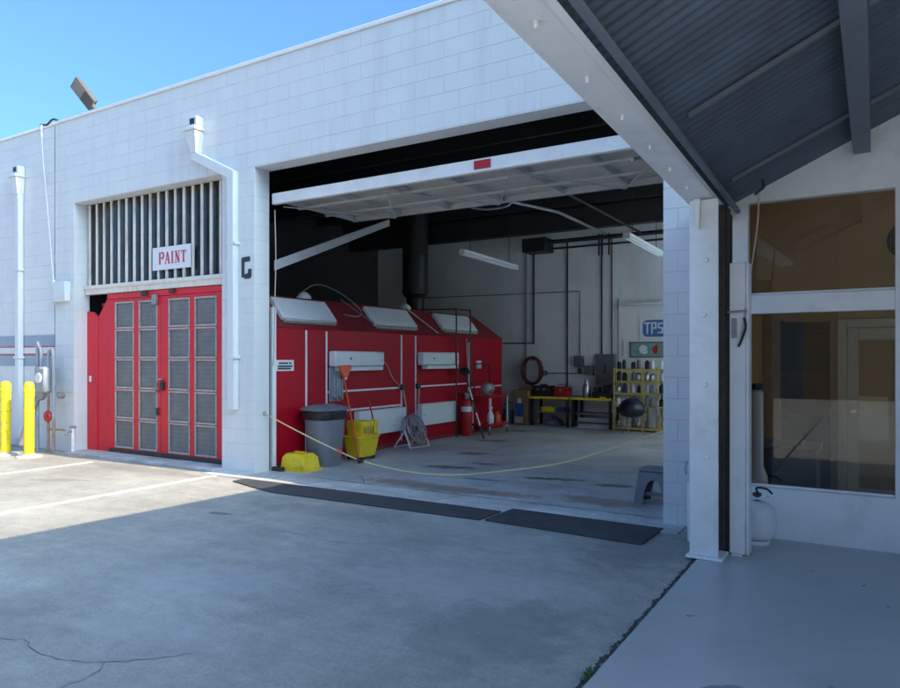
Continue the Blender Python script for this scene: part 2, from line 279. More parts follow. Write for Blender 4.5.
class MB:
    def __init__(s): s.bm = bmesh.new()
    def _bev(s, vs, bev, seg=1):
        if bev:
            es = set()
            for v in vs:
                for e in v.link_edges: es.add(e)
            bmesh.ops.bevel(s.bm, geom=list(es), offset=bev, segments=seg, affect='EDGES', profile=0.5)
    def box(s, x0, x1, y0, y1, z0, z1, bev=0.0, seg=1, mtx=None):
        vs = [s.bm.verts.new((x, y, z)) for x in (x0, x1) for y in (y0, y1) for z in (z0, z1)]
        for q in ((0, 1, 3, 2), (4, 6, 7, 5), (0, 4, 5, 1), (2, 3, 7, 6), (0, 2, 6, 4), (1, 5, 7, 3)):
            s.bm.faces.new([vs[i] for i in q])
        if mtx:
            for v in vs: v.co = mtx @ v.co
        s._bev(vs, bev, seg)
        return s
    def prism(s, pts, d, bev=0.0):
        """pts: polygon (3D list), d: extrusion vector"""
        d = Vector(d)
        a = [s.bm.verts.new(p) for p in pts]; b = [s.bm.verts.new(Vector(p) + d) for p in pts]
        n = len(pts)
        s.bm.faces.new(a); s.bm.faces.new(list(reversed(b)))
        for i in range(n): s.bm.faces.new([a[(i + 1) % n], a[i], b[i], b[(i + 1) % n]])
        s._bev(a + b, bev)
        return s
    def tube(s, pts, r, seg=8, closed=False, caps=True):
        pts = [Vector(p) for p in pts]; n = len(pts)
        rs = r if isinstance(r, (list, tuple)) else [r] * n
        rings = []; up = None
        for i, p in enumerate(pts):
            if closed: t = pts[(i + 1) % n] - pts[i - 1]
            elif i == 0: t = pts[1] - p
            elif i == n - 1: t = p - pts[i - 1]
            else: t = (pts[i + 1] - p).normalized() + (p - pts[i - 1]).normalized()
            if t.length < 1e-9: t = Vector((0, 0, 1))
            t.normalize()
            if up is None:
                up = t.orthogonal().normalized()
            else:
                up = up - t * up.dot(t)
                up = up.normalized() if up.length > 1e-6 else t.orthogonal().normalized()
            w = t.cross(up)
            rings.append([s.bm.verts.new(p + (up * math.cos(2 * math.pi * k / seg) + w * math.sin(2 * math.pi * k / seg)) * rs[i]) for k in range(seg)])
        m = n if closed else n - 1
        for i in range(m):
            A, B = rings[i], rings[(i + 1) % n]
            for k in range(seg):
                s.bm.faces.new([A[k], A[(k + 1) % seg], B[(k + 1) % seg], B[k]])
        if caps and not closed:
            s.bm.faces.new(list(reversed(rings[0]))); s.bm.faces.new(rings[-1])
        return s
    def cyl(s, p0, p1, r, seg=16, r2=None):
        return s.tube([p0, p1], [r, r if r2 is None else r2], seg)
    def lathe(s, c, prof, seg=24, axis='Z', mtx=None):
        c = Vector(c); rings = []
        for (r, h) in prof:
            ring = []
            for k in range(seg):
                a = 2 * math.pi * k / seg; ca, sa = math.cos(a) * r, math.sin(a) * r
                v = Vector((ca, sa, h)) if axis == 'Z' else (Vector((h, ca, sa)) if axis == 'X' else Vector((sa, h, ca)))
                if mtx: v = mtx @ v
                ring.append(s.bm.verts.new(c + v))
            rings.append(ring)
        for A, B in zip(rings, rings[1:]):
            for k in range(seg): s.bm.faces.new([A[k], A[(k + 1) % seg], B[(k + 1) % seg], B[k]])
        s.bm.faces.new(list(reversed(rings[0]))); s.bm.faces.new(rings[-1])
        return s
    def quad(s, pts):
        s.bm.faces.new([s.bm.verts.new(p) for p in pts]); return s
    def build(s, name, mat, parent=None, loc=None, smooth=True, label=None, cat=None, group=None, kind=None):
        bm = s.bm
        bmesh.ops.recalc_face_normals(bm, faces=bm.faces[:])
        org = Vector(loc) if loc is not None else Vector((0, 0, 0))
        if parent is not None: org = ROOT[parent.name]
        for v in bm.verts: v.co -= org
        if smooth:
            for f in bm.faces: f.smooth = True
            for e in bm.edges:
                if len(e.link_faces) == 2:
                    if e.link_faces[0].normal.angle(e.link_faces[1].normal, 0) > R(38): e.smooth = False
        me = bpy.data.meshes.new(name); bm.to_mesh(me); bm.free()
        me.materials.append(mat)
        o = bpy.data.objects.new(name, me); COL.objects.link(o)
        ROOT[o.name] = org
        if parent is not None: o.parent = parent
        else: o.location = org
        if label: o['label'] = label
        if cat: o['category'] = cat
        if group: o['group'] = group
        if kind: o['kind'] = kind
        return o

def box(name, mat, parent, x0, x1, y0, y1, z0, z1, bev=0.0, **k):
    return MB().box(x0, x1, y0, y1, z0, z1, bev).build(name, mat, parent, **k)

def catenary(p0, p1, sag, n=24):
    p0, p1 = Vector(p0), Vector(p1)
    return [p0.lerp(p1, i / n) - Vector((0, 0, sag * 4 * (i / n) * (1 - i / n))) for i in range(n + 1)]

def arc(c, r, a0, a1, n, plane='XZ'):
    c = Vector(c); out = []
    for i in range(n + 1):
        a = a0 + (a1 - a0) * i / n
        u, v = r * math.cos(a), r * math.sin(a)
        out.append(c + (Vector((u, 0, v)) if plane == 'XZ' else Vector((0, u, v)) if plane == 'YZ' else Vector((u, v, 0))))
    return out

def smooth_path(pts, n=6):
    pts = [Vector(p) for p in pts]; out = []
    for i in range(len(pts) - 1):
        p0 = pts[max(i - 1, 0)]; p1 = pts[i]; p2 = pts[i + 1]; p3 = pts[min(i + 2, len(pts) - 1)]
        for k in range(n):
            t = k / n
            out.append(0.5 * ((2 * p1) + (p2 - p0) * t + (2 * p0 - 5 * p1 + 4 * p2 - p3) * t * t + (3 * p1 - p0 - 3 * p2 + p3) * t ** 3))
    out.append(pts[-1]); return out

def irregular(name, mat, parent, cx, cy, z, rx, ry, seed, rot=0, n=26, rough=0.3, **k):
    q = random.Random(seed); ph = [q.uniform(0, 6.28) for _ in range(6)]
    pts = []
    for i in range(n):
        a = 2 * math.pi * i / n
        w = 1 + rough * sum(math.sin((j + 2) * a + ph[j]) / (j + 1.6) for j in range(6)) * 0.5 + q.uniform(-.06, .06)
        x, y = rx * w * math.cos(a), ry * w * math.sin(a)
        pts.append((cx + x * math.cos(rot) - y * math.sin(rot), cy + x * math.sin(rot) + y * math.cos(rot), z))
    return MB().prism(pts, (0, 0, 0.0015)).build(name, mat, parent, smooth=False, **k)

# ------------------------------------------------------------------ block masonry
COURSE, BLK, JT = 0.2032, 0.4064, 0.006
F = 6.87                     # front face of the garage facade
BC = {}
def block_mesh(w, h, d, mat):
    k = (round(w, 3), round(h, 3), round(d, 3), mat.name)
    if k not in BC:
        b = MB().box(0, w, 0, d, 0, h)
        es = [e for e in b.bm.edges if all(abs(v.co.y) < 1e-6 for v in e.verts)]
        bmesh.ops.bevel(b.bm, geom=es, offset=0.0022, segments=1, affect='EDGES')
        bmesh.ops.recalc_face_normals(b.bm, faces=b.bm.faces[:])
        me = bpy.data.meshes.new('block'); b.bm.to_mesh(me); b.bm.free(); me.materials.append(mat); BC[k] = me
    return BC[k]

def px_of(x, y, z):
    ax, ay = -math.sin(R(31.35)), math.cos(R(31.35)); rx, ry = ay, -ax
    d = x * ax + y * ay
    return (450 + 700 * (x * rx + y * ry) / d, 358 - 700 * (z - 1.61) / d)

def block_layout(x0, x1, z1, openings, shift=0.0):
    """running bond: list of (xa, xb, za, zb, touches_opening_left, touches_opening_right)"""
    out = []; n = int(round(z1 / COURSE))
    for c in range(n):
        za, zb = c * COURSE, (c + 1) * COURSE
        cuts = [(o[0], o[1]) for o in openings if o[3] > za + 0.02 and o[2] < zb - 0.02]
        spans = [(x0, x1)]
        for (a, b) in cuts:
            ns = []
            for (p, q) in spans:
                if b <= p or a >= q: ns.append((p, q)); continue
                if a > p: ns.append((p, a))
                if b < q: ns.append((b, q))
            spans = ns
        off = shift + (BLK / 2 if c % 2 else 0)
        for (p, q) in spans:
            k = math.floor((p - off) / BLK); edges = [p]
            while True:
                k += 1; e = off + k * BLK
                if e >= q: break
                if e - edges[-1] > 0.07 and q - e > 0.07: edges.append(e)
            edges.append(q)
            for a, b in zip(edges, edges[1:]):
                tl = any(abs(a - cb) < 1e-6 for (ca, cb) in cuts); tr = any(abs(b - ca) < 1e-6 for (ca, cb) in cuts)
                out.append((a, b, za, zb, tl, tr))
    return out

def lay_blocks(parent, rects, y, mat, jamb, limit=300):
    root = ROOT[parent.name]; score = []
    for r in rects:
        cxp, cyp = px_of((r[0] + r[1]) / 2, y, (r[2] + r[3]) / 2)
        a, b = px_of(r[0], y, r[2]), px_of(r[1], y, r[3])
        area = abs((b[0] - a[0]) * (b[1] - a[1]))
        vis = -20 < cxp < 700 and -10 < cyp < 690 and (r[0] + 7.36) * 0 == 0
        score.append(area if vis else 0.0)
    order = sorted(range(len(rects)), key=lambda i: -score[i])
    single = set(i for i in order[:limit] if score[i] > 0)
    rest = MB()
    for i, (a, b, za, zb, tl, tr) in enumerate(rects):
        xa, xb = a + JT / 2, b - JT / 2
        if tl: xa = a - 0.005
        if tr: xb = b + 0.005
        d = jamb if (tl or tr) else 0.03
        dy = rnd.uniform(-0.0008, 0.0008)
        if i in single:
            o = bpy.data.objects.new('block', block_mesh(xb - xa, COURSE - JT, d, mat)); COL.objects.link(o)
            o.location = Vector((xa, y + dy, za + JT / 2)) - root; o.parent = parent
        else:
            rest.box(xa, xb, y + dy, y + d, za + JT / 2, zb - JT / 2)
    if len(rest.bm.verts): rest.build('block', mat, parent, kind='stuff', smooth=False)
    else: rest.bm.free()

# ================================================================== GROUND
g = MB()
g.quad([(-600, -600, 0), (600, -600, 0), (600, 600, 0), (-600, 600, 0)])
ground = g.build('lot_ground', M_GROUND, kind='structure', smooth=False)
def strip(name, mat, parent, pts, w, z, seed=1, **k):
    """a thin ragged ribbon on the ground along pts"""
    q = random.Random(seed); m = MB(); P = smooth_path([(x, y, z) for x, y in pts], 5); L_, R_ = [], []
    for i, p in enumerate(P):
        t = (P[min(i + 1, len(P) - 1)] - P[max(i - 1, 0)]).normalized(); nrm = Vector((-t.y, t.x, 0))
        ww = w * (0.35 + q.random()) * (1 if 0 < i < len(P) - 1 else 0.2)
        j = nrm * q.uniform(-0.012, 0.012)
        L_.append(m.bm.verts.new(p + j + nrm * ww / 2)); R_.append(m.bm.verts.new(p + j - nrm * ww / 2))
    for i in range(len(P) - 1): m.bm.faces.new([L_[i], R_[i], R_[i + 1], L_[i + 1]])
    return m.build(name, mat, parent, smooth=False, **k)
strip('crack', M_HAIR, ground, [(-4.52, 2.03), (-4.25, 2.1), (-4.13, 2.15), (-3.9, 2.08), (-3.64, 2.14), (-3.47, 2.21), (-3.3, 2.38), (-3.16, 2.54)], 0.006, 0.003, 3)
strip('crack', M_HAIR, ground, [(-3.47, 2.21), (-3.39, 2.08), (-3.4, 1.95), (-3.36, 1.81)], 0.006, 0.003, 4)
strip('crack', M_HAIR, ground, [(-5.2, 4.6), (-4.7, 4.75), (-4.1, 4.7), (-3.5, 4.9)], 0.006, 0.003, 5)
# slab under the canopy with its ragged joint
sl = MB(); sl.box(-1.215, 4.59, -8, 6.745, -0.10, 0.022, 0.006)
slab = sl.build('canopy_slab', M_SLAB, kind='structure')
jr = random.Random(12)
strip('slab_joint', M_CRACK, ground, [(-1.237 + jr.uniform(-.006, .004), -3 + 0.11 * i) for i in range(88)], 0.032, 0.0045, 6)
irregular('slab_stain', M_SLABSTAIN, slab, -0.62, 3.55, 0.0225, 0.10, 0.045, 21, 0.5)
irregular('slab_stain', M_SLABSTAIN, slab, -0.98, 4.45, 0.0225, 0.03, 0.012, 22, 0.5)
# interior floor, apron and threshold strip
fl = MB(); fl.box(-12.1, -1.5, 7.02, 15.9, -0.1, 0.010); gfloor = fl.build('garage_floor', M_FLOOR, kind='structure', smooth=False)
ap = MB(); ap.box(-8.0, -1.55, 6.50, 7.02, -0.1, 0.012, 0.004); ap.build('threshold_apron', M_APRON, kind='structure')
ap = MB(); ap.box(-11.69, -8.02, 6.70, 7.16, -0.1, 0.030, 0.006); ap.build('door_sill_apron', M_APRON, kind='structure')
strip('floor_crack', M_CRACK, gfloor, [(-7.2, 7.06), (-5, 7.05), (-3, 7.055), (-1.8, 7.05)], 0.014, 0.0135, 9)
strip('floor_crack', M_CRACK, gfloor, [(-6.0, 7.5), (-5.75, 7.25), (-5.6, 7.08)], 0.010, 0.0135, 10)
# painted bay lines
for x, y0, y1 in ((-7.74, -3.0, 6.55), (-10.37, -3.0, 6.36), (-13.0, -3.0, 6.3)):
    m = MB(); m.box(x - .05, x + .05, y0, y1, -0.01, 0.004); m.build('parking_line', M_LINE, kind='structure', smooth=False)
# rubber mats on the threshold
def mat_obj(label, pts, h):
    c = pts[0]
    return MB().prism([(x, y, 0.002) for x, y in pts], (0, 0, h), 0.003).build('rubber_mat', M_RUBBER, None, loc=(c[0], c[1], 0), label=label, cat='mat', smooth=False, group='mats along the threshold')
mat_obj('long dark threshold mat running from the white pier to the shorter mat', [(-7.15, 6.30), (-6.2, 6.02), (-3.36, 6.06), (-3.34, 6.52), (-4.5, 6.53), (-7.15, 6.52)], 0.012)
mat_obj('short black rubber mat lying in front of the step stool', [(-3.30, 6.08), (-1.72, 5.98), (-1.70, 6.62), (-3.28, 6.66)], 0.02)

# ================================================================== GARAGE BUILDING
XL, XR = -12.285, -1.50
OPEN = [(-11.71, -8.01, 0.0, 21 * COURSE), (-7.36, -1.76, 0.0, 21 * COURSE)]
H = 28 * COURSE
gb = thing('garage_building', 'white painted block garage with one wide open bay and a flat parapet', 'building', (-6.9, F, 0))
c = MB()
y0, y1 = F + 0.004, F + 0.28
c.box(XL, -11.71, y0, y1, 0, 21 * COURSE); c.box(-8.01, -7.36, y0, y1, 0, 21 * COURSE); c.box(-1.76, XR, y0, y1, 0, 21 * COURSE)
c.box(XL, XR, y0, y1, 21 * COURSE, H)
fw = c.build('front_wall', M_MORTAR, gb, smooth=False)
lay_blocks(fw, block_layout(XL, XR, H, OPEN), F, M_WALL, 0.275)
# smooth lintel soffit over the wide bay
box('lintel', M_WALL, gb, -7.355, -1.765, F + 0.0035, F + 0.283, 21 * COURSE - 0.012, 21 * COURSE + 0.001)
box('lintel', M_WALL, gb, -11.705, -8.015, F + 0.0035, F + 0.20, 21 * COURSE - 0.012, 21 * COURSE + 0.001)
box('coping', M_COPING, gb, XL + 0.01, XR + 0.02, F - 0.025, F + 0.32, H + 0.001, H + 0.055, 0.006)
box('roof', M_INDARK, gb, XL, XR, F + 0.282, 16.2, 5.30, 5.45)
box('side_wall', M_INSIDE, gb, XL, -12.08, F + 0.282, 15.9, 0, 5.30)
box('side_wall', M_INWALL, gb, -1.70, XR, F + 0.282, 11.30, 0, 5.30); box('side_wall', M_INWALL, gb, -1.70, XR, 11.301, 15.9, 0, 0.9); box('side_wall', M_INWALL, gb, -1.70, XR, 11.301, 15.9, 3.8, 5.30)
box('side_wall', M_INWALL, gb, -1.70, XR, 15.5, 15.9, 0.901, 3.799)
for k in range(4):  # frosted windows added in the unseen wall to brighten the bay
    ya_, yb_ = 11.302 + k * 1.05, 11.302 + (k + 1) * 1.05 - .002
    wf = MB(); wf.box(-1.66, -1.60, ya_, ya_ + .05, 0.901, 3.799); wf.box(-1.66, -1.60, yb_ - .05, yb_, 0.901, 3.799); wf.box(-1.66, -1.60, ya_ + .051, yb_ - .051, 0.901, 0.95); wf.box(-1.66, -1.60, ya_ + .051, yb_ - .051, 3.75, 3.799); wf.box(-1.66, -1.60, ya_ + .051, yb_ - .051, 2.33, 2.37)
    wf_ = wf.build('added_side_window', M_WHITE, gb)
    for (za_, zb_) in ((.951, 2.329), (2.371, 3.749)): box('pane', M_FROST, wf_, -1.635, -1.627, ya_ + .051, yb_ - .051, za_, zb_)
bwk = box('back_wall', M_INWALL, gb, XL, XR, 15.906, 16.2, 0, 5.30)
lay_blocks(bwk, block_layout(XL, XR, 26 * COURSE, []), 15.9, M_INWALL, 0.03, limit=0)
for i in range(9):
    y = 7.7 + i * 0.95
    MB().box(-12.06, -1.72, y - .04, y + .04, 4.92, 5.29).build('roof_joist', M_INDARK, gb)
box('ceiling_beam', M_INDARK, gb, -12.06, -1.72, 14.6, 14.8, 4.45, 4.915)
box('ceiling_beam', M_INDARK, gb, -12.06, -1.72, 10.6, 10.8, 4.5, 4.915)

# neighbour on the left
nb = thing('adjoining_building', 'white block building beyond the vertical joint, with grey and red painted bands', 'building', (-16, F, 0))
nwall = box('front_wall', M_MORTAR, nb, -22, XL - 0.02, F + 0.010, F + 0.3, 0, H - 0.01)
lay_blocks(nwall, block_layout(-22, XL - 0.02, H, [], 0.1), F + 0.006, M_WALL2, 0.03)
box('coping', M_COPING, nb, -22, XL - 0.015, F - 0.015, F + 0.32, H + 0.001, H + 0.04, 0.006)
box('roof', M_INDARK, nb, -22, XL - 0.03, F + 0.31, 16.2, 5.30, 5.45)
box('side_wall', M_WALL, nb, -22, -21.8, F + 0.31, 16.2, 0, 5.29)
box('joint_filler', M_RUST, gb, XL - 0.018, XL - 0.002, F + 0.004, F + 0.05, 0.0, H - 0.02)

# --- barred transom over the paint door
tr = thing('barred_window', 'dark transom window behind rusty cream vertical bars above the red doors', 'window', (-9.86, 7.10, 2.7))
box('glass_pane', M_DARKGLASS, tr, -11.70, -8.02, 7.155, 7.17, 2.80, 4.25)
box('sill_rail', M_BAR, tr, -11.70, -8.02, 7.055, 7.15, 2.70, 2.835, 0.006)
box('sill_lip', M_BAR, tr, -11.705, -8.015, 7.03, 7.054, 2.79, 2.85, 0.004)
for i in range(18):
    x = -11.62 + i * 0.207
    w = 0.026 + rnd.uniform(-.003, .003)
    MB().box(x - w, x + w, 7.090, 7.112, 2.836, 4.25, 0.004).build('bar', M_BAR, tr)

# --- red paint-room doors
pd = thing('paint_door', 'red double door with ten wired glass panes in each leaf', 'door', (-9.7, 7.12, 0.03))
box('frame', M_RED, pd, -11.10, -8.02, 7.085, 7.15, 2.60, 2.69, 0.004, label='red head frame above the leaves')
def strokes(m, segs, w, place, d):
    """flat bars; segs in 2D, place(u,v)->3D, d extrusion"""
    for (a, b) in segs:
        a, b = Vector((*a, 0)), Vector((*b, 0)); t = (b - a).normalized(); n = Vector((-t.y, t.x, 0)) * w / 2
        m.prism([place(*(a + n).xy), place(*(b + n).xy), place(*(b - n).xy), place(*(a - n).xy)], d)
for li, (lx0, lx1, cols) in enumerate((( -11.095, -9.705, ((-10.89, -10.40), (-10.25, -9.79))), (-9.695, -8.25, ((-9.50, -9.01), (-8.88, -8.40))))):
  rows = [(0.13, 0.58), (0.62, 1.08), (1.12, 1.58), (1.62, 2.07), (2.11, 2.53)]
  y0, y1 = 7.10, 7.145
  lf = MB()
  xs = [lx0, cols[0][0], cols[0][1], cols[1][0], cols[1][1], lx1]
  zb, zt = 0.055, 2.595
  lf.box(xs[0], xs[1], y0, y1, zb, zt, .003); lf.box(xs[2], xs[3], y0, y1, zb, zt, .003); lf.box(xs[4], xs[5], y0, y1, zb, zt, .003)
  for (ca, cb) in cols:
      lf.box(ca, cb, y0 + .002, y1 - .002, zb, rows[0][0]); lf.box(ca, cb, y0 + .002, y1 - .002, rows[-1][1], zt)
      for ra, rb in zip(rows, rows[1:]): lf.box(ca, cb, y0 + .002, y1 - .002, ra[1], rb[0])
  leaf = lf.build('door_leaf', M_RED, pd)
  for (ca, cb) in cols:
      for (za, zb2) in rows:
          pn = box('pane', M_WIRED, pd, ca + .004, cb - .004, y0 + .016, y0 + .026, za + .004, zb2 - .004)
          b = MB(); t = .024
          jx = lambda: rnd.uniform(-.006, .006)
          b.box(ca - .008 + jx(), cb + .008 + jx(), y0 - .010, y0 + .014, za - .014, za + t * .6, .003); b.box(ca - .008 + jx(), cb + .008 + jx(), y0 - .010, y0 + .014, zb2 - t * .6, zb2 + .012, .003)
          b.box(ca - .006, ca + t * .7, y0 - .008, y0 + .013, za + t * .6 + .001, zb2 - t * .6 - .001, .003); b.box(cb - t * .7, cb + .006, y0 - .008, y0 + .013, za + t * .6 + .001, zb2 - t * .6 - .001, .003)
          b.build('bead', M_BEAD, pn)
hd = MB(); hd.tube(smooth_path([(-9.76, 7.10, 1.05), (-9.77, 7.05, 1.10), (-9.72, 7.04, 1.22), (-9.68, 7.05, 1.27), (-9.66, 7.10, 1.28)]), .014, 8); hd.build('handle', M_GREYM, pd)
hd = MB(); hd.box(-9.68, -9.60, 7.06, 7.10, 1.10, 1.22, .006); hd.tube(arc((-9.64, 7.08, 1.22), .025, 0, math.pi, 8), .007, 6); hd.build('padlock', M_BLACKM, pd)
box('latch', M_BLACKM, pd, -9.80, -9.74, 7.08, 7.10, 0.70, 0.82, .004)
box('closer', M_GREYM, pd, -9.86, -9.76, 7.04, 7.10, 2.46, 2.62, .008); box('bracket', M_RUST, pd, -10.12, -10.0, 7.03, 7.085, 2.61, 2.68, .006); box('bracket', M_RUST, pd, -9.42, -9.32, 7.03, 7.085, 2.62, 2.68, .006)
box('kick_strip', M_RUST, pd, -11.05, -8.25, 7.092, 7.10, 0.04, 0.10)
sp = MB(); sp.prism([(-11.70, 7.10, .03), (-11.415, 7.10, .03), (-11.415, 7.10, 2.33), (-11.52, 7.10, 2.40), (-11.70, 7.10, 2.42)], (0, .04, 0), .003)
side = sp.build('side_panel', M_RED, None, loc=(-11.5, 7.1, 0.03), label='narrow red plank panel left of the red double door with slanted top', cat='panel')
sp = MB(); sp.prism([(-11.405, 7.115, .03), (-11.105, 7.115, .03), (-11.105, 7.115, 2.66), (-11.405, 7.115, 2.30)], (0, .03, 0), .003)
sp.build('board', M_RED, side)
b = MB(); b.box(-11.63, -11.57, 7.09, 7.10, 1.20, 1.30, .002); b.build('sticker', M_SIGNW, side)

# --- PAINT sign
ps = thing('paint_sign', 'small white sign reading PAINT in red on the window bars', 'sign', (-9.375, 7.07, 3.0))
box('board', M_SIGNW, ps, -9.86, -8.94, 7.066, 7.076, 3.00, 3.36, .002)
def serif_word(word, x0, z0, h, wl, y, parent, mat, dep=.004):
    G = {'P': ([((.2, 0), (.2, 1))], [((.2, .96), (.62, .96)), ((.2, .5), (.62, .5))], 'bowl', [(.2, 0), (.2, 1)]),
         'A': ([((.86, 0), (.5, 1))], [((.14, 0), (.5, 1)), ((.28, .34), (.72, .34))], None, [(.14, 0), (.86, 0)]),
         'I': ([((.5, 0), (.5, 1))], [], None, [(.5, 0), (.5, 1)]),
         'N': ([((.2, .98), (.8, .02))], [((.2, 0), (.2, 1)), ((.8, 0), (.8, 1))], None, [(.2, 0), (.2, 1), (.8, 1)]),
         'T': ([((.5, 0), (.5, 1))], [((.08, .96), (.92, .96)), ((.1, .74), (.1, .97)), ((.9, .74), (.9, .97))], None, [(.5, 0)])}
    x = x0
    for k, ch in enumerate(word):
        w = wl * (0.62 if ch == 'I' else 1.0); thick, thin, bowl, ser = G[ch]
        pl = lambda u, v, x=x, w=w: (x + u * w, y, z0 + v * h)
        for segs, ww, dd in ((thick, .26, dep), (thin, .11, dep * .8)):
            m = MB()
            for (a, b) in segs:
                A = Vector((x + a[0] * w, y, z0 + a[1] * h)); B = Vector((x + b[0] * w, y, z0 + b[1] * h))
                t = (B - A).normalized(); n = Vector((-t.z, 0, t.x)) * ww * wl / 2 * 1.0
                m.prism([A + n, B + n, B - n, A - n], (0, -dd, 0))
            if segs is thick:
                for (u, v) in ser:
                    sx = x + u * w; sz = z0 + v * h; s_ = .22 * wl
                    m.box(sx - s_, sx + s_, y - dep * 1.15, y, sz - (0 if v < .5 else .05 * h), sz + (.05 * h if v < .5 else 0))
                if bowl:
                    pa = arc((x + .58 * w, y, z0 + .73 * h), .25 * h, -math.pi / 2, math.pi / 2, 8)
                    for p, q in zip(pa, pa[1:]):
                        t = (q - p).normalized(); n = Vector((-t.z, 0, t.x)) * .11 * wl
                        m.prism([p + n, q + n, q - n, p - n], (0, -dep * 1.3, 0))
            if len(m.bm.verts): m.build('letter', mat, parent, smooth=False)
            else: m.bm.free()
        x += w + wl * .16
serif_word('PAINT', -9.70, 3.09, .185, .125, 7.066, ps, M_SIGNR)

# --- letter on the pier
m = MB(); yy = F - 0.002; u = lambda a, b: (-7.61 + a * .20, yy, 2.715 + b * .31)
for poly in ([(0, .08), (.30, .05), (.30, .97), (.10, 1), (0, .92)], [(.30, .76), (.86, .78), (.86, 1), (.30, 1)], [(.30, 0), (.86, 0), (1, .1), (1, .28), (.30, .22)], [(.62, .23), (1, .28), (1, .44), (.68, .44)]):
    m.prism([u(*p) for p in poly], (0, -.003, 0))
m.build('bay_letter', M_INK, None, loc=(-7.5, F, 2.7), smooth=False, label='faded dark letter G stencilled on the white pier', cat='lettering')

# --- downspouts
def downspout(x, z_head, elbow, z_bot, label):
    t = thing('downspout', label, 'downspout', (x, F - .06, z_bot), group='rain downspouts on the facade')
    h = MB(); h.box(x - .07, x + .10, F - .13, F - .001, z_head + .10, z_head + .26, .005); h.build('scupper', M_WALL, t)
    box('outlet', M_BLACK, t, x - .045, x + .055, F - .136, F - .1305, z_head + .15, z_head + .235)
    box('rim', M_WALL, t, x - .155, x + .135, F - .19, F - .001, z_head + .055, z_head + .095, .005)
    f = MB(); top = [(x - .125, F - .165, z_head + .052), (x + .105, F - .165, z_head + .052), (x + .105, F - .002, z_head + .052), (x - .125, F - .002, z_head + .052)]
    bot = [(x - .06, F - .11, z_head - .25), (x + .06, F - .11, z_head - .25), (x + .06, F - .002, z_head - .25), (x - .06, F - .002, z_head - .25)]
    a = [f.bm.verts.new(p) for p in top]; b = [f.bm.verts.new(p) for p in bot]
    f.bm.faces.new(a); f.bm.faces.new(b)
    for i in range(4): f.bm.faces.new([a[i], a[(i + 1) % 4], b[(i + 1) % 4], b[i]])
    f.build('funnel', M_WALL, t, smooth=False)
    zt = z_head - .251
    xe = x + elbow; w = .06
    p = MB()
    if elbow:
        zz = zt - .38
        p.prism([(x - w, F - .108, zt), (x + w, F - .108, zt), (xe + w, F - .108, zz), (xe + w, F - .108, z_bot), (xe - w, F - .108, z_bot), (xe - w, F - .108, zz - .08), (x - w, F - .108, zt - .10)], (0, .105, 0), .008)
    else:
        p.box(x - w, x + w, F - .10, F - .003, z_bot, zt, .008)
    p.build('pipe', M_WALL, t)
    for zs in (1.6, 3.2):
        box('strap', M_WALL, t, xe - w - .03, xe + w + .03, F - .112, F - .001, zs, zs + .04, .003)
downspout(-8.50, 4.86, .78, .88, 'white downspout jogging sideways to the pier beside the red double door')
downspout(-13.36, 4.84, 0, .15, 'straight white downspout on the banded wall of the adjoining building')

# --- flood light on the parapet
fl_ = thing('flood_light', 'dark grey flood light tilted on a short bracket above the parapet', 'light', (-11.35, 7.02, H + .055))
la = Vector((-.45, -.40, .80)).normalized()              # long axis of the lamp, pointing up
ln = Vector((.10, -.80, -.45)); ln = (ln - la * ln.dot(la)).normalized()      # lens looks down at the lot
lw = la.cross(ln).normalized()
fm = Matrix.Translation((-11.40, 6.86, H + .37)) @ Matrix(((lw.x, -ln.x, la.x, 0), (lw.y, -ln.y, la.y, 0), (lw.z, -ln.z, la.z, 0), (0, 0, 0, 1))) @ Matrix.Scale(.85, 4)
MB().box(-.15, .15, -.05, .05, -.29, .29, .015, mtx=fm).build('housing', M_BRONZE, fl_)
MB().box(-.12, .12, -.056, -.0505, -.02, .26, mtx=fm).build('lens', M_GLASSLENS, fl_)
fi = MB()
for k in range(5): fi.box(-.12 + k * .055, -.105 + k * .055, .0505, .085, -.26, .2, mtx=fm)
fi.build('cooling_fin', M_BRONZE, fl_)
MB().tube([(-11.27, 6.99, H + .056), (-11.27, 6.97, H + .12), (-11.27, 6.93, H + .19)], .04, 10).build('bracket', M_BRONZE, fl_)

# --- cable and junction box
jb = thing('junction_box', 'white junction box fed by a thin cable from the parapet', 'box', (-12.05, F - .1, 2.6))
box('box', M_WALL, jb, -12.17, -11.80, F - .11, F - .002, 2.58, 2.92, .01)
box('cover', M_WALL, jb, -12.10, -11.87, F - .118, F - .111, 2.64, 2.86, .004)
MB().tube(smooth_path([(-12.62, F - .05, H + .05), (-12.60, F - .04, 5.2), (-12.42, F - .035, 4.0), (-12.27, F - .04, 3.02), (-12.22, F - .05, 2.95), (-12.16, F - .06, 2.90)]), .011, 6).build('cable', M_WALL, jb)
MB().tube([(-12.22, F - .06, 2.97), (-12.22, F - .06, 2.58), (-12.18, F - .06, 2.56)], .025, 8).build('conduit', M_WALL, jb)
MB().tube(smooth_path([(-12.72, F - .01, H + .08), (-12.5, F - .02, H + .04), (-12.32, F - .02, H + .10), (-12.25, F + .05, H + .08)]), .018, 6).build('power_cable', M_BLACK, None, loc=(-12.5, F, H), label='short black cable crossing the coping at the building joint', cat='cable')

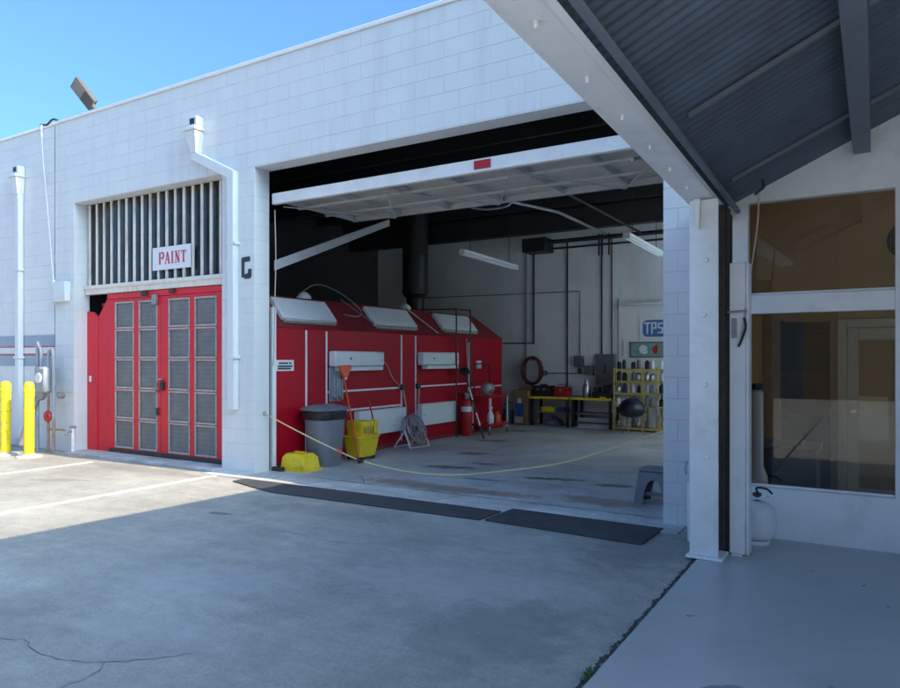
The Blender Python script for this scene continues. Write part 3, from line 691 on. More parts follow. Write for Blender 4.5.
# --- gas meter
gm = thing('gas_meter', 'grey gas meter with pipes and regulator at the banded wall', 'meter', (-12.15, 6.6, 0))
box('meter_body', M_LIGHTPL, gm, -12.32, -11.98, 6.52, 6.74, 1.02, 1.46, .035)
MB().lathe((-12.15, 6.515, 1.27), [(.02, -.02), (.085, -.02), (.09, .02)], 18, 'Y').build('dial', M_SIGNW, gm)
MB().tube(smooth_path([(-12.26, 6.62, 1.46), (-12.26, 6.62, 1.72), (-12.32, 6.62, 1.80), (-12.38, 6.62, 1.72), (-12.38, 6.62, 0.0)], 4), .03, 10).build('pipe', M_LIGHTPL, gm)
MB().tube(smooth_path([(-12.04, 6.62, 1.46), (-12.04, 6.62, 1.66), (-11.96, 6.62, 1.74), (-11.88, 6.62, 1.64), (-11.88, 6.62, 0.55)], 4), .03, 10).build('pipe', M_LIGHTPL, gm)
MB().tube([(-12.04, 6.62, 1.02), (-12.04, 6.62, .02)], .022, 10).build('pipe', M_RUSTPIPE, gm)
MB().tube([(-11.88, 6.62, .55), (-11.88, 6.62, .02)], .02, 10).build('pipe', M_RUSTPIPE, gm)
MB().lathe((-12.02, 6.60, .62), [(.02, -.05), (.085, -.03), (.10, 0), (.085, .03), (.03, .05)], 16, 'Y').build('valve', M_REDPL, gm)
MB().lathe((-12.22, 6.60, 1.0), [(.03, -.07), (.11, -.03), (.12, 0), (.11, .03), (.04, .07)], 18, 'Y').build('regulator', M_GREYM, gm)
MB().tube([(-12.04, 6.62, .40), (-11.60, 6.66, .40)], .017, 8).build('pipe', M_RUSTPIPE, gm)
MB().tube(smooth_path([(-12.30, 6.6, .95), (-12.4, 6.55, .75), (-12.45, 6.5, .5), (-12.58, 6.45, .12)], 5), .055, 10).build('flexible_duct', M_GREYM, gm)
MB().lathe((-11.80, 6.70, .98), [(.01, -.06), (.06, -.04), (.06, .04), (.02, .06)], 12, 'Y').build('gauge', M_GREYM, gm)
hb = thing('hose_bib', 'white hose tap low on the block pier', 'tap', (-11.62, 6.78, 0.02))
MB().tube([(-11.62, 6.80, .02), (-11.62, 6.80, .42)], .03, 10).build('standpipe', M_WHITE, hb)
MB().tube(smooth_path([(-11.62, 6.80, .36), (-11.62, 6.70, .36), (-11.62, 6.67, .30)], 4), .02, 8).build('spout', M_GREYM, hb)
MB().lathe((-11.62, 6.80, .42), [(.02, 0), (.055, .01), (.055, .03), (.02, .04)], 12).build('wheel', M_GREYM, hb)
# --- bollards
for x, y, lab in ((-12.37, 6.10, 'yellow steel bollard before the straight downspout, farther from the red doors'), (-11.77, 6.16, 'yellow steel bollard standing in front of the grey gas meter')):
    t = thing('bollard', lab, 'bollard', (x, y, 0), group='bollards guarding the gas meter')
    MB().lathe((x, y, 0), [(.076, 0), (.076, 1.16), (.070, 1.19), (.05, 1.215), (.015, 1.225)], 24).build('post', M_YELLOW, t)
    MB().lathe((x, y, 0), [(.079, .72), (.082, .725), (.082, .755), (.079, .76)], 24).build('band', M_YELLOW, t)
    MB().lathe((x, y, 0), [(.079, 1.05), (.082, 1.055), (.082, 1.10), (.079, 1.105)], 24).build('band', M_YELLOW, t)
    MB().lathe((x, y, 0), [(.20, 0), (.19, .02), (.10, .03), (.077, .05)], 20).build('collar', M_APRON, t)

# ================================================================== TILT DOOR IN THE BAY
td = thing('tilt_up_door', 'white tilt-up garage door swung open flat under the lintel', 'garage door', (-4.6, 6.95, 3.7))
ex0, ex1, ty0, ty1 = -7.33, -1.80, 7.17, 9.0
box('front_rail', M_STEEL_W, td, ex0, ex1, ty0, ty0 + .07, 3.790, 3.945, .006)
box('seal', M_REDPL, td, -4.035, -3.815, ty0 - .012, ty0 - .001, 3.820, 3.920, .002, label='small red tag on the rail')
n = 6
for i in range(n):
    xa = ex0 + .02 + (ex1 - ex0 - .04) * i / n; xb = ex0 + .02 + (ex1 - ex0 - .04) * (i + 1) / n
    box('skin_panel', M_DOORSKIN, td, xa + .004, xb - .004, ty0 + .072, ty1, 3.925 - (0.0), 3.940)
for i in range(n + 1):
    x = ex0 + .05 + (ex1 - ex0 - .10) * i / n
    box('stile', M_DOORSTEEL, td, x - .025, x + .025, ty0 + .073, ty1 - .06, 3.840, 3.923, .004)
for y in (7.7, 8.3):
    box('rail', M_DOORSTEEL, td, ex0 + .01, ex1 - .01, y - .025, y + .025, 3.805, 3.838, .004)
box('rear_rail', M_DOORSTEEL, td, ex0 + .01, ex1 - .01, ty1 - .055, ty1, 3.835, 3.923, .004)
for i in range(n):
    xa = ex0 + .05 + (ex1 - ex0 - .10) * i / n; xb = ex0 + .05 + (ex1 - ex0 - .10) * (i + 1) / n
    p = (xa, 7.35, 3.785), (xb, 8.85, 3.785)
    if i % 2: p = (xa, 8.85, 3.785), (xb, 7.35, 3.785)
    MB().cyl(p[0], p[1], .009, 8).build('brace', M_DOORSTEEL, td)
MB().prism([(-7.30, 7.22, 2.86), (-7.30, 7.22, 3.00), (-7.30, 9.95, 4.05), (-7.30, 9.95, 3.93)], (-.04, 0, 0), .004).build('arm', M_DOORSTEEL, td)
MB().tube([(-2.2, 7.3, 3.70), (-2.1, 9.6, 4.4)], .02, 8).build('arm', M_GREYM, td)
MB().tube(smooth_path([(-7.22, 7.12, 3.69), (-7.20, 7.12, 3.0), (-7.23, 7.13, 2.4), (-7.26, 7.14, 1.65), (-7.28, 7.14, 1.50)], 5), .008, 6).build('pull_rope', M_TWINE, td)

# ================================================================== PAINT BOOTH
BX = -7.42
pb = thing('paint_booth', 'long dark red paint spray booth with sloped shoulders along the bay side', 'booth', (-9.5, 10.8, 0.01))
YS = [7.24, 7.96, 8.42, 10.46, 10.92, 12.95, 14.5]
WZ = 2.06
for a, b in zip(YS, YS[1:]):
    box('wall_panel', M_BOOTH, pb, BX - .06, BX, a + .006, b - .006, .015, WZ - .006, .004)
box('wall_panel', M_BOOTH, pb, -11.5, BX - .065, 14.44, 14.5, .015, WZ, .004); box('wall_panel', M_BOOTH, pb, -11.5, BX - .065, 7.24, 7.30, .015, WZ, .004)
box('inner_lining', M_BOOTHTOP, pb, -11.45, BX - .061, 7.31, 14.43, .02, WZ - .02)
for a, b in ((7.24, 9.5), (9.5, 11.75), (11.75, 13.75)):
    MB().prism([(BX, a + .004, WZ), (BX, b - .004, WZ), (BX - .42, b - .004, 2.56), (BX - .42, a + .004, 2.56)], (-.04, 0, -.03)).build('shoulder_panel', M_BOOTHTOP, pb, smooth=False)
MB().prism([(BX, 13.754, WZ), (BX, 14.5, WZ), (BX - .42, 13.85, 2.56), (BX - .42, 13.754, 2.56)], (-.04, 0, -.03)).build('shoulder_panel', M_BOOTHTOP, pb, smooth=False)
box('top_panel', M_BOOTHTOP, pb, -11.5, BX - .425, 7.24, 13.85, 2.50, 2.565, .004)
box('base_rail', M_BOOTHTOP, pb, BX + .001, BX + .025, 7.30, 14.5, .012, .09, .003)
for y, z0, z1 in ((7.96, .1, WZ), (8.42, .1, WZ), (10.46, .1, WZ), (10.92, .1, WZ), (12.95, .1, 2.0)):
    box('trim_strip', M_WHITE, pb, BX + .001, BX + .016, y - .016, y + .016, z0, z1 - .03, .002)
for y0, y1, z in ((8.44, 10.44, 1.07), (10.94, 12.93, 1.07), (8.44, 10.44, .755), (12.97, 14.45, .98)):
    box('trim_strip', M_WHITE, pb, BX + .001, BX + .014, y0, y1, z - .016, z + .016, .002)
box('corner_post', M_WHITE, pb, BX + .001, BX + .05, 7.22, 7.30, .012, 2.34, .004)
sdir = Vector((-.42, 0, .5)).normalized(); sn = Vector((.5, 0, .42)).normalized()
for y0, y1 in ((7.52, 8.72), (9.75, 11.05), (12.0, 13.4)):
    o = Vector((BX, 0, WZ)) + sn * .004
    def P(y, s, h): 
        v = o + sdir * s + sn * h; return (v.x, y, v.z)
    lt = MB(); lt.prism([P(y0, .13, 0), P(y1, .13, 0), P(y1, .55, 0), P(y0, .55, 0)], tuple(sn * .075), .010)
    hs = lt.build('lamp_housing', M_LAMP, pb)
    lt = MB(); lt.prism([P(y0 + .08, .19, .076), P(y1 - .08, .19, .076), P(y1 - .08, .50, .076), P(y0 + .08, .50, .076)], tuple(sn * .006)); lt.build('cover', M_LAMP, hs)
    lt = MB(); lt.prism([P(y0 + .03, .08, .01), P(y1 - .03, .08, .01), P(y1 - .03, .127, .01), P(y0 + .03, .127, .01)], tuple(sn * .05)); lt.build('gasket', M_BEAD, hs)
for y0, y1 in ((8.47, 9.76), (10.98, 12.30)):
    lb = MB(); lb.box(BX + .002, BX + .15, y0, y1, 1.47, 1.72, .02); hs = lb.build('lamp_housing', M_LAMP, pb)
    box('cover', M_LAMP, hs, BX + .04, BX + .17, y0 + .10, y1 - .06, 1.40, 1.466, .008)
    box('seam', M_GREYM, hs, BX + .1505, BX + .153, y0 + .05, y1 - .02, 1.482, 1.488)
    MB().lathe((BX + .151, y0 + .38, 1.60), [(.022, 0), (.022, .004)], 14, 'X').build('badge', M_SIGNB, hs)
    MB().lathe((BX + .151, y1 - .08, 1.575), [(.012, 0), (.012, .004)], 10, 'X').build('screw', M_INK, hs)
for y0, y1, z0, z1 in ((9.10, 10.44, .30, .72), (10.97, 12.25, .33, .74)):
    lb = MB(); lb.box(BX + .002, BX + .13, y0, y1, z0, z1, .012); hs = lb.build('lamp_housing', M_LAMP, pb)
    MB().lathe((BX + .131, y0 + .06, (z0 + z1) / 2), [(.012, 0), (.012, .004)], 10, 'X').build('screw', M_INK, hs)
for y in (10.43, 10.95):
    box('junction_box', M_BLACK, pb, BX + .017, BX + .08, y - .05, y + .05, 1.03, 1.13, .008)
stk = box('sticker', M_SIGNW, pb, BX + .001, BX + .005, 7.34, 7.70, 1.42, 1.58)
for z, a, b in ((1.535, .05, .24), (1.535, .26, .31), (1.49, .03, .33), (1.455, .03, .30)):
    box('print', M_INK, stk, BX + .0052, BX + .0065, 7.34 + a, 7.34 + b, z - .014, z + .012)
MB().tube(smooth_path([(BX + .06, 9.78, 1.55), (BX + .05, 9.95, 1.50), (BX + .04, 10.15, 1.25), (BX + .04, 10.40, 1.09)], 6), .008, 6).build('cord', M_TWINE, pb)
MB().tube(smooth_path([(BX + .05, 10.45, 1.05), (BX + .05, 10.55, .7), (BX + .05, 10.52, .35), (BX + .08, 10.6, .12)], 6), .014, 6).build('cord', M_BEAD, pb)
MB().tube(smooth_path([(BX + .06, 10.97, 1.05), (BX + .06, 10.93, .7), (BX + .09, 10.72, .25), (BX + .1, 10.6, .05)], 6), .014, 6).build('cord', M_TWINE, pb)
MB().tube(smooth_path([(BX + .03, 12.80, 2.02), (BX + .04, 12.82, 1.6), (BX + .05, 12.84, 1.2), (BX + .04, 12.84, .9)], 6), .014, 6).build('cord', M_TWINE, pb)
MB().tube(smooth_path([(BX - .5, 8.3, 2.60), (BX - .46, 8.7, 2.82), (BX - .38, 9.2, 2.72), (BX - .22, 9.55, 2.45), (BX - .15, 9.4, 2.32), (BX - .2, 9.1, 2.34)], 6), .009, 6).build('cord', M_GREYM, pb)
MB().tube([(BX - .35, 9.2, 2.60), (BX - .01, 9.9, 2.10)], .014, 6).build('cord', M_GREYPAINT, pb); MB().tube([(BX - .35, 11.1, 2.58), (BX - .01, 11.75, 2.10)], .014, 6).build('cord', M_BEAD, pb)
for y in (8.45, 11.3):
    MB().lathe((BX - .5, y, 2.566), [(.12, 0), (.11, .05), (.06, .10), (.02, .115)], 16).build('vent_cap', M_LAMP, pb)
# white gun rack on the booth wall
gr = thing('gun_holder', 'pale blue plastic holder hung on the booth beside the trash can', 'holder', (BX + .05, 8.55, 1.0))
box('back_plate', M_LIGHTPL, gr, BX + .018, BX + .04, 8.46, 8.72, .92, 1.46, .006)
for k in range(4): box('pocket', M_LIGHTPL, gr, BX + .0405, BX + .12, 8.48 + k * .06, 8.52 + k * .06, .98 - .03 * (k % 2), 1.28, .006)
MB().lathe((BX + .001, 8.88, 1.30), [(.05, 0), (.05, .012), (.03, .02)], 16, 'X').build('gauge', M_SIGNW, pb, label='small white round gauge')

# exhaust duct behind
du = thing('exhaust_duct', 'dark round exhaust duct rising from the booth roof', 'duct', (-8.9, 13.1, 2.57))
MB().lathe((-8.9, 13.1, 0), [(.20, 2.57), (.20, 2.95), (.29, 3.05), (.29, 4.9)], 24).build('pipe', M_BLACKM, du)
for z in (3.1, 3.9): MB().lathe((-8.9, 13.1, z), [(.293, 0), (.305, .01), (.305, .04), (.293, .05)], 24).build('flange', M_BLACKM, du)

# ================================================================== THINGS ALONG THE BOOTH
FZ = 0.010
tb = thing('trash_can', 'large grey trash can with a dark bag folded over its rim', 'trash can', (-7.02, 7.95, FZ))
def rsq(cx, cy, z, hx, hy, r, n=5):
    pts = []
    for (sx, sy, a0) in ((1, 1, 0), (-1, 1, 90), (-1, -1, 180), (1, -1, 270)):
        for i in range(n + 1):
            a = R(a0 + 90 * i / n); pts.append(Vector((cx + sx * (hx - r) + r * math.cos(a), cy + sy * (hy - r) + r * math.sin(a), z)))
    return pts
def loft(name, mat, parent, rings, **k):
    m = MB(); V = [[m.bm.verts.new(p) for p in r] for r in rings]; n = len(V[0])
    for A, B in zip(V, V[1:]):
        for i in range(n): m.bm.faces.new([A[i], A[(i + 1) % n], B[(i + 1) % n], B[i]])
    m.bm.faces.new(list(reversed(V[0]))); m.bm.faces.new(V[-1])
    return m.build(name, mat, parent, **k)
cx, cy = -7.04, 7.96
loft('body', M_GREYPL, tb, [rsq(cx, cy, FZ, .20, .21, .15), rsq(cx, cy, FZ + .06, .215, .225, .16), rsq(cx, cy, .74, .265, .275, .19)])
loft('bag_rim', M_BLACK, tb, [rsq(cx, cy, .70, .272, .282, .19), rsq(cx, cy, .76, .295, .305, .20), rsq(cx, cy, .835, .285, .295, .20)])
loft('lid', M_GREYPL, tb, [rsq(cx, cy, .836, .31, .33, .22), rsq(cx, cy, .855, .315, .335, .22), rsq(cx, cy, .885, .27, .29, .20), rsq(cx, cy, .915, .15, .17, .12)])
yt = thing('plastic_tub', 'small yellow plastic tub lying upside down by the white pier', 'tub', (-7.06, 7.46, FZ))
loft('body', M_YPLASTIC, yt, [rsq(-7.06, 7.46, FZ + .03, .225, .175, .02), rsq(-7.06, 7.46, .19, .205, .16, .02), rsq(-7.08, 7.47, .235, .165, .13, .02), rsq(-7.08, 7.47, .245, .15, .12, .02)])
box('grip', M_YPLASTIC, yt, -7.17, -6.99, 7.44, 7.50, .2455, .27, .008)
loft('rim', M_YPLASTIC, yt, [rsq(-7.06, 7.46, FZ, .262, .212, .05), rsq(-7.06, 7.46, FZ + .029, .262, .212, .05)])
for k in range(2): box('handle', M_YPLASTIC, yt, -6.96 + k * .10, -6.90 + k * .10, 7.255, 7.285, .07, .11, .006)
box('floor_block', M_BLACK, None, -7.33, -7.14, 7.16, 7.24, FZ, .07, .008, loc=(-7.23, 7.2, FZ), label='small black rubber block on the floor against the pier', cat='block')

mbk = thing('mop_bucket', 'yellow mop bucket with wringer standing by the trash can', 'bucket', (-6.95, 8.72, FZ))
cx, cy = -6.97, 8.74
loft('tub', M_YPLASTIC, mbk, [rsq(cx, cy, .07, .15, .20, .06), rsq(cx, cy, .36, .19, .26, .07), rsq(cx, cy, .37, .205, .275, .07), rsq(cx, cy, .395, .205, .275, .07)])
loft('wringer', M_YPLASTIC, mbk, [rsq(cx + .01, cy - .04, .396, .15, .14, .03), rsq(cx + .01, cy - .04, .58, .165, .155, .03), rsq(cx + .01, cy - .04, .62, .16, .15, .03)])
for k in range(5): box('slot', M_TIMBER, mbk, cx + .172, cx + .176, cy - .16 + k * .055, cy - .14 + k * .055, .43, .54)
MB().prism([(cx + .05, cy + .13, .397), (cx + .05, cy + .22, .42), (cx + .05, cy + .25, .60), (cx + .05, cy + .16, .64)], (.11, 0, 0), .01).build('press_arm', M_YPLASTIC, mbk)
MB().tube([(cx + .10, cy + .18, .62), (cx + .06, cy + .12, .92)], .013, 8).build('press_handle', M_REDPL, mbk)
for sx in (-1, 1):
    for sy in (-1, 1):
        MB().lathe((cx + sx * .12, cy + sy * .16, FZ + .032), [(.012, -.014), (.032, -.012), (.032, .012), (.012, .014)], 12, 'X').build('caster', M_BLACK, mbk)
        MB().cyl((cx + sx * .12, cy + sy * .16, FZ + .06), (cx + sx * .12, cy + sy * .16, .075), .014, 8).build('stem', M_GREYM, mbk)
mp = thing('squeegee', 'orange floor scraper leaning with its blade up beside the mop bucket', 'squeegee', (-6.78, 8.28, FZ))
MB().tube([(-6.70, 8.36, FZ + .01), (-7.24, 8.62, 1.36)], .014, 8).build('handle', M_ORANGE, mp)
MB().prism([(-7.23, 8.58, 1.30), (-7.22, 8.66, 1.31), (-7.25, 8.79, 1.45), (-7.26, 8.78, 1.50), (-7.26, 8.53, 1.49), (-7.25, 8.52, 1.43)], (.05, .0, .0), .008).build('head', M_ORANGE, mp)
MB().lathe((-6.70, 8.36, FZ), [(.02, 0), (.03, .02), (.018, .06)], 10).build('grip', M_BLACK, mp)

fn = thing('floor_fan', 'round grey floor fan tilted back on a white tube stand at the booth', 'fan', (-7.15, 10.42, FZ))
fc = Vector((-7.08, 10.40, .33)); fmx = Matrix.Rotation(R(25), 4, 'Y')
ring = lambda r, h: [fc + fmx @ Vector((h, r * math.cos(2 * math.pi * i / 32), r * math.sin(2 * math.pi * i / 32))) for i in range(32)]
# tilt: fan axis is X turned upwards
fmx = Matrix.Rotation(R(-22), 4, 'Y')
MB().tube(ring(.27, -.05), .012, 8, closed=True).tube(ring(.27, .05), .012, 8, closed=True).build('cage_ring', M_GREYM, fn)
cg = MB()
for r_ in (.06, .10, .14, .18, .22, .25): cg.tube(ring(r_, .06 - r_ * .1), .004, 5, closed=True)
for k in range(24):
    a = 2 * math.pi * k / 24; d = Vector((0, math.cos(a), math.sin(a)))
    cg.tube([fc + fmx @ (Vector((.056, 0, 0)) + d * .05), fc + fmx @ (Vector((.045, 0, 0)) + d * .27)], .0035, 5)
cg.build('grille', M_GREYM, fn)
for k in range(4):
    a = math.pi / 2 * k
    q = [Vector((.0, .05, -.02)), Vector((.02, .22, -.09)), Vector((.0, .24, .06)), Vector((-.02, .06, .06))]
    rm = Matrix.Rotation(a, 4, 'X')
    MB().prism([fc + fmx @ (rm @ v) for v in q], tuple(fmx @ Vector((.004, 0, 0)))).build('blade', M_LIGHTPL, fn)
MB().lathe(fc, [(.02, -.09), (.07, -.08), (.07, .03), (.03, .05)], 16, 'X', mtx=fmx).build('motor', M_BLACK, fn)
MB().tube([(-7.10, 10.12, .33), (-6.98, 10.12, FZ + .014), (-6.93, 10.66, FZ + .014), (-7.10, 10.68, .33)], .014, 8).build('stand', M_WHITE, fn)
MB().tube([(-7.10, 10.14, .33), (-7.34, 10.14, FZ + .014), (-7.34, 10.66, FZ + .014), (-7.10, 10.66, .33)], .012, 8).build('stand', M_WHITE, fn)

gc = thing('gas_cylinder', 'red gas cylinder standing against the booth', 'cylinder', (-7.2, 12.5, FZ))
MB().lathe((-7.22, 12.5, FZ), [(.10, 0), (.115, .02), (.115, .62), (.09, .72), (.04, .76)], 20).build('body', M_REDPL, gc)
MB().lathe((-7.22, 12.5, FZ), [(.116, .50), (.1175, .505), (.1175, .60), (.116, .605)], 20).build('label_band', M_SIGNW, gc)
MB().lathe((-7.22, 12.5, FZ), [(.03, .76), (.03, .83), (.05, .84), (.05, .88), (.02, .89)], 12).build('valve', M_GREYM, gc)
mo = thing('mop', 'mop with striped handle and dark head leaning on the black pipe rack', 'mop', (-6.6, 12.25, FZ))
pts = [Vector((-6.62, 12.15, FZ)).lerp(Vector((-7.12, 12.28, 1.28)), i / 5) for i in range(6)]
for i in range(5):
    MB().cyl(pts[i], pts[i + 1].lerp(pts[i], .01), .016, 8).build('handle_section', M_WHITE if i % 2 else M_BLACK, mo)
MB().lathe((-7.14, 12.28, 1.26), [(.03, 0), (.10, .03), (.12, .08), (.08, .15), (.02, .17)], 14).build('head', M_NAVY, mo)
pr = thing('pipe_rack', 'tall black pipe frame standing in front of the booth', 'rack', (-7.22, 12.55, FZ))
for y in (12.15, 12.72): MB().cyl((-7.25, y, FZ), (-7.25, y, 2.62), .016, 8).build('upright', M_BLACKM, pr)
for z in (2.60, 1.95, .9): MB().cyl((-7.25, 12.16, z), (-7.25, 12.71, z), .014, 8).build('rung', M_BLACKM, pr)
MB().cyl((-7.265, 12.15, 2.60), (-8.4, 12.0, 2.60), .014, 8).build('rung', M_BLACKM, pr)
ct = thing('tool_cart', 'red two-tier tool cart parked at the far end of the booth', 'cart', (-6.95, 12.95, FZ))
for z in (.20, .78):
    loft('tray', M_REDPL, ct, [rsq(-6.98, 13.1, z, .22, .42, .03), rsq(-6.98, 13.1, z + .05, .23, .43, .03)])
for sx in (-1, 1):
    for sy in (-1, 1):
        MB().cyl((-6.98 + sx * .2, 13.1 + sy * .4, .13), (-6.98 + sx * .2, 13.1 + sy * .4, .779), .014, 8).build('upright', M_WHITE, ct)
        MB().lathe((-6.98 + sx * .2, 13.1 + sy * .4, FZ + .06), [(.02, -.015), (.06, -.012), (.06, .012), (.02, .015)], 14, 'X').build('caster', M_GREYPAINT, ct)
MB().tube(smooth_path([(-7.17, 12.75, .83), (-7.17, 12.75, 1.35), (-7.17, 12.85, 1.48), (-7.17, 13.3, 1.48), (-7.17, 13.42, 1.35), (-7.17, 13.42, .83)], 4), .014, 8).build('push_handle', M_BLACKM, ct)
gd = thing('bench_grinder', 'silver round grinder sitting on the red cart', 'grinder', (-6.95, 12.95, .83))
MB().lathe((-6.95, 12.95, .97), [(.03, -.17), (.11, -.15), (.13, -.02), (.13, .05), (.08, .14), (.03, .17)], 20, 'Y').build('body', M_CHROME, gd)
box('base', M_GREYM, gd, -7.02, -6.88, 12.86, 13.04, .831, .87, .008)
bt = thing('spray_bottle', 'white plastic bottle on the lower tray of the red cart', 'bottle', (-6.9, 12.95, .25))
MB().lathe((-6.88, 12.92, .251), [(.06, 0), (.07, .02), (.07, .17), (.025, .25), (.025, .30)], 16).build('body', M_SIGNW, bt); box('trigger', M_SIGNW, bt, -6.90, -6.86, 12.87, 12.99, .552, .59, .006)
bt = thing('paint_pot', 'orange pot on the lower tray of the red cart', 'pot', (-6.9, 13.2, .25))
MB().lathe((-6.88, 13.22, .251), [(.07, 0), (.075, .02), (.075, .15), (.03, .19), (.03, .22)], 16).build('body', M_ORANGE, bt); MB().lathe((-6.88, 13.22, .472), [(.035, 0), (.035, .03)], 12).build('cap', M_BLACK, bt)
box('switch_box', M_SIGNW, pb, BX + .001, BX + .05, 13.25, 13.42, 1.38, 1.55, .006)

# ================================================================== BACK WALL
BWY = 15.9
def conduit(pts, r, label, mat=M_GREYPAINT):
    return MB().tube(pts, r, 8).build('conduit', mat, None, loc=pts[0], label=label, cat='conduit', group='conduits on the back wall')
Y_ = BWY - .03
conduit([(-7.45, Y_, .9), (-7.45, Y_, 4.4)], .014, 'conduit rising beside the coiled maroon hose')
conduit([(-7.24, Y_, 1.95), (-7.24, Y_, 4.4)], .020, 'dark conduit rising from above the coiled maroon hose', M_BLACKM)
conduit([(-6.36, Y_, .8), (-6.36, Y_, 4.4)], .020, 'dark conduit rising behind the red tool box', M_BLACKM)
conduit([(-5.50, Y_, 1.70), (-5.50, Y_, 4.4)], .018, 'thicker conduit rising from the breaker panel', M_BLACKM)
conduit([(-5.26, Y_, 1.70), (-5.26, Y_, 4.4)], .014, 'thin conduit rising from the breaker panel corner', M_BLACKM)
conduit([(-6.04, Y_, 1.66), (-6.04, Y_, 3.2), (-10.6, Y_, 3.24)], .011, 'long thin conduit running level along the dark back wall', M_BLACKM)
conduit([(-8.1, Y_, 1.98), (-7.24, Y_, 1.98)], .014, 'short level conduit between booth and riser', M_BLACKM)
conduit([(-5.11, Y_, 1.4), (-5.11, Y_, 3.0)], .010, 'thin conduit at the end of the yellow rack')
ep = thing('breaker_panel', 'large grey electrical breaker panel above the workbench', 'panel', (-5.38, BWY - .1, 1.0))
box('enclosure', M_GREYPAINT, ep, -5.62, -5.16, BWY - .14, BWY - .001, .98, 1.70, .008)
box('door', M_GREYPAINT, ep, -5.53, -5.25, BWY - .152, BWY - .141, 1.08, 1.60, .004); box('latch', M_BLACK, ep, -5.42, -5.36, BWY - .158, BWY - .153, 1.25, 1.45)
for nme, x0, x1, z0, z1, lab in (('switch_box', -6.16, -5.94, 1.40, 1.66, 'upper grey switch box left of the breaker panel'), ('switch_box', -5.90, -5.70, 1.22, 1.43, 'lower grey switch box next to the breaker panel')):
    t = thing(nme, lab, 'box', ((x0 + x1) / 2, BWY, z0))
    box('enclosure', M_GREYPAINT, t, x0, x1, BWY - .12, BWY - .001, z0, z1, .006); box('cover', M_GREYPAINT, t, x0 + .015, x1 - .015, BWY - .128, BWY - .121, z0 + .015, z1 - .015, .003)
    box('lever', M_BLACK, t, x1 + .001, x1 + .02, BWY - .10, BWY - .07, z0 + .1, z0 + .19)
t = thing('outlet_box', 'small grey outlet box under the upper switch box', 'outlet', (-6.04, BWY, 1.25)); box('body', M_GREYPAINT, t, -6.08, -5.99, BWY - .07, BWY - .001, 1.25, 1.38, .005); box('face', M_BLACK, t, -6.065, -6.005, BWY - .074, BWY - .0705, 1.27, 1.36)
t = thing('wall_outlet', 'dark outlet box on the wall beside the hose coil', 'outlet', (-6.93, BWY, 1.2)); box('body', M_BLACK, t, -6.97, -6.90, BWY - .06, BWY - .001, 1.18, 1.30, .005); box('face', M_GREYM, t, -6.96, -6.91, BWY - .064, BWY - .0605, 1.20, 1.28)
MB().tube([(-6.9, Y_, 1.24), (-6.4, Y_, 1.24), (-5.92, Y_, 1.24), (-5.64, Y_, 1.2)], .012, 6).build('wall_cable', M_GREYPAINT, None, loc=(-6.4, Y_, 1.24), label='grey cable run level between outlet and breaker panel', cat='cable')
# coiled hose
hc = MB()
for k in range(7):
    ph = k * .9
    hc.tube([Vector((-7.24 + (.25 - .012 * (k % 3)) * math.cos(2 * math.pi * i / 28), 15.84 - .022 * k, 1.30 + (.34 - .012 * ((k + 1) % 3)) * math.sin(2 * math.pi * i / 28))) for i in range(28)], .022, 7, closed=True)
hz = hc.build('hose_coil', M_MAROON, None, loc=(-7.24, 15.8, 1.0), label='oval coil of maroon hose hung on the back wall', cat='hose')
MB().tube([(-7.24, 15.895, 1.56), (-7.24, 15.66, 1.57), (-7.24, 15.65, 1.62)], .014, 8).build('hook', M_GREYM, hz)
# benches
def bench(x0, x1, lab):
    t = thing('workbench', lab, 'workbench', ((x0 + x1) / 2, 15.5, FZ), group='benches along the back wall')
    box('top', M_GREYM, t, x0, x1, 15.2, 15.85, .66, .70, .004)
    box('edge_strip', M_YELLOW, t, x0, x1, 15.17, 15.199, .65, .705, .003)
    for x in (x0 + .05, x1 - .05):
        for y in (15.25, 15.80): box('leg', M_BLACKM, t, x - .03, x + .03, y - .03, y + .03, FZ, .659, .004)
    box('shelf', M_GREYM, t, x0 + .10, x1 - .10, 15.24, 15.80, .32, .345, .003)
bench(-7.06, -6.06, 'yellow-edged workbench with dark legs beside the cardboard box')
bench(-6.02, -5.04, 'yellow-edged workbench under the breaker panel with boards stored below')
def simple(name, label, cat, parts, loc, group=None):
    t = thing(name, label, cat, loc, group=group)
    for (n, mt, args) in parts: box(n, mt, t, *args)
    return t
t = simple('tool_box', 'red metal tool box on the bench', 'tool box', [('body', M_REDPL, (-6.50, -6.14, 15.35, 15.60, .701, .86, .01)), ('lid', M_REDPL, (-6.51, -6.13, 15.34, 15.61, .862, .93, .015)), ('latch', M_GREYM, (-6.35, -6.29, 15.325, 15.339, .83, .89))], (-6.32, 15.47, .7))
MB().tube([(-6.42, 15.47, .93), (-6.42, 15.47, .99), (-6.22, 15.47, .99), (-6.22, 15.47, .93)], .01, 6).build('handle', M_BLACKM, t)
simple('tool_case', 'black tool case on the bench next to the red tool box', 'case', [('body', M_BLACK, (-7.02, -6.56, 15.3, 15.65, .701, .95, .012)), ('latch', M_GREYM, (-6.90, -6.85, 15.29, 15.2995, .84, .90)), ('latch', M_GREYM, (-6.74, -6.69, 15.29, 15.2995, .84, .90)), ('grip', M_BLACK, (-6.88, -6.70, 15.45, 15.49, .952, .985, .01))], (-6.8, 15.45, .7))
t = thing('metal_flask', 'silver cylinder flask on the workbench below the breaker panel', 'flask', (-5.72, 15.45, .70)); MB().lathe((-5.72, 15.45, .701), [(.085, 0), (.09, .01), (.09, .26), (.05, .32), (.05, .36)], 18).build('body', M_CHROME, t); MB().lathe((-5.72, 15.45, 1.063), [(.055, 0), (.05, .04)], 16).build('cap', M_GREYM, t)
